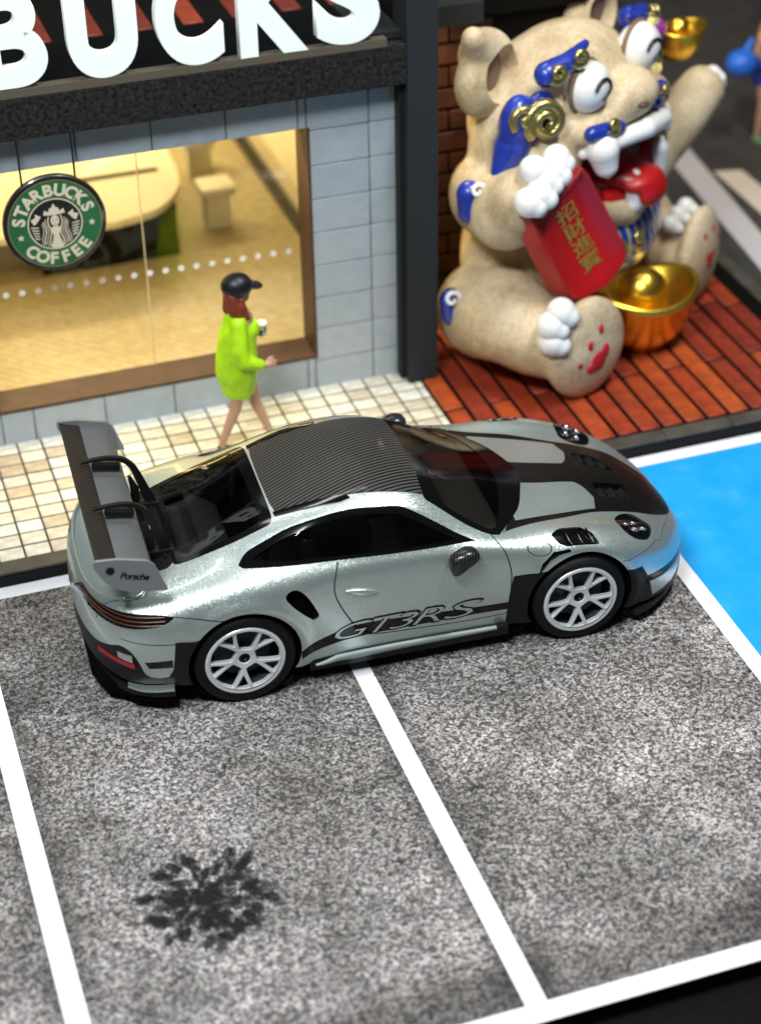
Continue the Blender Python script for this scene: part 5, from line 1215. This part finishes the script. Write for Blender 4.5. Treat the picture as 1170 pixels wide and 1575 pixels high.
# blue curls with gold spirals
def curl(cc,R,nrm,turns=1.6,m=gsil,rt=.045,parent=lion,name='gold_spiral',flip=1):
    c=Vector(cc); n=Vector(nrm).normalized(); u=n.orthogonal().normalized(); v=n.cross(u); pts=[]
    for t in np.linspace(0,1,34):
        a=flip*t*turns*2*PI; r=R*(1-.85*t); pts.append(c+u*r*math.cos(a)+v*r*math.sin(a)+n*(.05*t))
    rr=[rt*(1-.4*t) for t in np.linspace(0,1,34)]
    return tube(name,pts,rr,m,parent,8)
def patch(name,prims,m=bl,vox=.018,s=5): return blob(name,prims,vox,s,m,lion)
for sg in(-1,1):
    n_=(sg*.55,-.8,.15)
    p=patch('cheek_curl',[E_(sg*.98,.02,2.30,(.20,.16,.28)),E_(sg*.80,.12,2.34,(.16,.14,.24)),Cc((sg*1.05,.0,2.15,.16),(sg*1.16,-.02,1.98,.10),(sg*1.22,-.0,1.88,.06))]); curl(q3(sg*.92,.235,2.38),.17,n_,1.9,rt=.055,parent=p,flip=sg); curl(q3(sg*1.06,.12,2.42),.11,n_,1.3,rt=.04,parent=p,flip=sg)
    p=patch('eyebrow',[Cc((sg*.80,.16,2.72,.11),(sg*.62,.24,2.77,.09),(sg*.36,.26,2.86,.04))]); curl(q3(sg*.82,.27,2.76),.08,n_,1.3,rt=.035,parent=p); curl(q3(sg*.60,.34,2.84),.075,n_,1.3,rt=.033,parent=p)
    p=patch('moustache_curl',[Cc((-.02+sg*.42,.54,2.19,.09),(-.02+sg*.60,.50,2.22,.07)),Cc((-.02+sg*.42,.54,2.19,.09),(-.02+sg*.30,.60,2.20,.06))]); curl(q3(-.02+sg*.44,.60,2.26),.07,(sg*.3,-1,.4),1.2,rt=.03,parent=p)
    p=patch('elbow_tuft',[Cc((sg*1.34,-.22,1.80,.11),(sg*1.38,-.20,1.64,.09))]); curl(q3(sg*1.36,-.12,1.85),.07,(sg*.8,-.5,.3),1.2,m=wh,rt=.025,parent=p)
    p=patch('hip_tuft',[Cc((sg*1.30,-.42,.74,.10),(sg*1.32,-.40,.58,.08))]); curl(q3(sg*1.36,-.36,.78),.08,(sg*.8,-.5,.3),1.2,m=wh,rt=.025,parent=p)
# bib
bib_m,nt,b=new_mat('blue_bib_with_gold_stripes'); v=coords(nt); ww=nt.nodes.new('ShaderNodeTexWave'); ww.bands_direction='X'; ww.inputs['Scale'].default_value=2.6; ww.inputs['Distortion'].default_value=1.2; nt.links.new(v,ww.inputs['Vector']); nt.links.new(ramp(nt,ww.outputs['Fac'],[(.45,(.008,.03,.26)),(.75,(.02,.10,.34)),(.9,(.42,.36,.12))]),b.inputs['Base Color']); b.inputs['Roughness'].default_value=.35; b.inputs['Coat Weight'].default_value=.4
bib=blob('bib',[E_(.12,.34,1.02,(.78,.30,.30)),E_(.15,.44,.90,(.60,.22,.24))],.024,5,bib_m,lion)
for a in(-.28,.0): curl(q3(a+.05,.63,1.04),.09,(0,-1,.2),1.3,m=gsil,rt=.035,parent=bib,name='bib_medal')
# claws and paws
def claws(pts,r): 
    for p in pts: blob('claw',[Cc((*p,r),(p[0]+.02,p[1]+.07,p[2]-.03,r*.7))],.014,3,wh,lion)
claws([(-1.47,.42,1.93),(-1.37,.46,1.97),(-1.27,.45,2.05),(-1.16,.46,2.09),(-1.30,.36,2.13),(-1.06,.43,2.15)],.125)
claws([(-1.34,.62,.66),(-1.34,.60,.80),(-1.25,.64,.90)],.13)
claws([(1.00,.56,.86),(1.16,.56,.88),(.86,.56,.82)],.085)
claws([(1.76,.44,1.88),(1.78,.42,1.76),(1.70,.46,1.95)],.085)
def pad(c,th,parts):
    m0=Matrix.Translation(q3(*c))@Matrix.Rotation(th,4,'Z')
    for (dx,dz,rx,rz2) in parts:
        bm=bmesh.new(); q=bmesh.ops.create_uvsphere(bm,u_segments=16,v_segments=8,radius=1)['verts']
        for v in q: v.co=Vector((dx+v.co.x*rx,0,dz+v.co.z*rz2))+Vector((0,v.co.y*.02,0))
        for v in q: e=max(0,1-(v.co.x/.42)**2-(v.co.z/.48)**2); v.co.y-=.150*math.sqrt(e)-.004
        bmesh.ops.transform(bm,matrix=m0,verts=q); link('paw_pad',bmesh_mesh('paw_pad',bm,True),pk,lion)
pad((-.98,.74,.47),-.35,[(.03,-.08,.085,.10),(.10,-.0,.05,.07),(-.04,-.13,.06,.05),(-.17,-.06,.03,.04),(-.07,.10,.03,.045),(.05,.22,.03,.045)])
pad((1.12,.72,.46),.05,[(-.02,-.04,.085,.10),(-.07,.03,.05,.06),(.04,.03,.05,.06),(-.12,.25,.035,.045),(.04,.27,.035,.045),(.17,.14,.03,.045)])
# red envelope held in the paw
TL,TR,BR,BL=[Vector(q3(*p)) for p in((-1.50,.40,1.86),(-.74,.50,2.00),(-.20,.72,.98),(-1.02,.62,.84))]
def bil(s,t): return (TL*(1-s)+TR*s)*(1-t)+(BL*(1-s)+BR*s)*t
n_env=((TR-TL).cross(BL-TL)).normalized(); n_env = n_env if n_env.y<0 else -n_env
outl=[(0,.07),(.02,.02),(.07,.0)]+[(s,.05*math.sin(PI*s)) for s in np.linspace(.15,.85,6)]+[(.93,.0),(.98,.02),(1,.07),(1,.82)]+[(.97,.93),(.87,1.0),(.5,1.06),(.13,1.0),(.03,.93)]+[(0,.82)]
outl_s=[(.5+(s-.5)*.80,.5+(t-.5)*.84) for s,t in outl]
vs=[];fs=[];n=len(outl)
for k,(o_,h) in enumerate(((outl,-.20),(outl,-.01),([(.5+(s-.5)*.97,.5+(t-.5)*.97) for s,t in outl],.02),([(.5+(s-.5)*.86,.5+(t-.5)*.88) for s,t in outl],.018),(outl_s,-.005))):
    for s,t in o_: vs.append(bil(s,t)+n_env*h)
for k in range(4):
    for i in range(n): j=(i+1)%n; fs.append((k*n+i,k*n+j,(k+1)*n+j,(k+1)*n+i))
fs.append(tuple(4*n+i for i in range(n))); fs.append(tuple(range(n))[::-1])
env=link('red_envelope',mesh('red_envelope',vs,fs,True),rd,lion); env.data.set_sharp_from_angle(angle=math.radians(45))
for i,ch in enumerate('招財進寶'):
    V,F=text_data(ch,.25,.003,res=2)
    if not len(V): continue
    mn,mx=V.min(0),V.max(0); P=[]
    for v in V:
        s=.33+(v[0]-mn[0])/(max(mx[0]-mn[0],.1))*.32; t=.34+i*.165-(v[1]-mn[1])/max(mx[1]-mn[1],.1)*.155
        P.append(bil(s,t)+n_env*.002)
    link('gold_character',mesh('gold_character',P,F),plain('dull_gold_ink',(.50,.30,.05),.4,metal=.4),env)
# gold ingots
def ingot(c,R,H,name='gold_ingot',rz=0):
    g=empty(name,c,rz,parent=lion); vs,fs=lathe_data([(.0,0),(.25*R,.0),(.50*R,.06*H),(.76*R,.26*H),(.92*R,.50*H),(1.0*R,.74*H),(1.03*R,.80*H),(.98*R,.86*H),(.90*R,.84*H),(.80*R,.70*H),(.62*R,.60*H),(.0,.58*H)],48)
    vs2=[]
    for x,y,z in vs:
        k=(abs(x)/R)**2; vs2.append((x*1.12,y*.92,z+.18*H*k*(z/H)))
    link('ingot_bowl',mesh('ingot_bowl',vs2,fs,True),gd,g)
    bm=bmesh.new(); q=bmesh.ops.create_uvsphere(bm,u_segments=32,v_segments=20,radius=1)['verts']; bmesh.ops.transform(bm,matrix=Matrix.Translation((0,0,.78*H))@Matrix.Diagonal((.50*R,.46*R,.38*H,1)),verts=q); link('ingot_dome',bmesh_mesh('ingot_dome',bm,True),gd,g)
ingot(q3(.06,.74,.0),.44,.66,rz=-math.atan2(LX.y,LX.x)+math.radians(5))
ingot(q3(1.60,.14,2.06),.23,.34,rz=-.6)
bm=bmesh.new(); q=bmesh.ops.create_uvsphere(bm,u_segments=24,v_segments=16,radius=.14)['verts']; bmesh.ops.translate(bm,vec=q3(1.38,-.02,2.36),verts=q); link('purple_pearl',bmesh_mesh('purple_pearl',bm,True),plain('purple_enamel',(.30,.04,.30),.3,coat=.5),lion)
blob('ear_curl',[Cc((1.10,-.10,2.55,.12),(1.22,-.12,2.42,.10),(1.30,-.08,2.30,.10),(1.42,.0,2.20,.09))],.02,4,bl,lion)
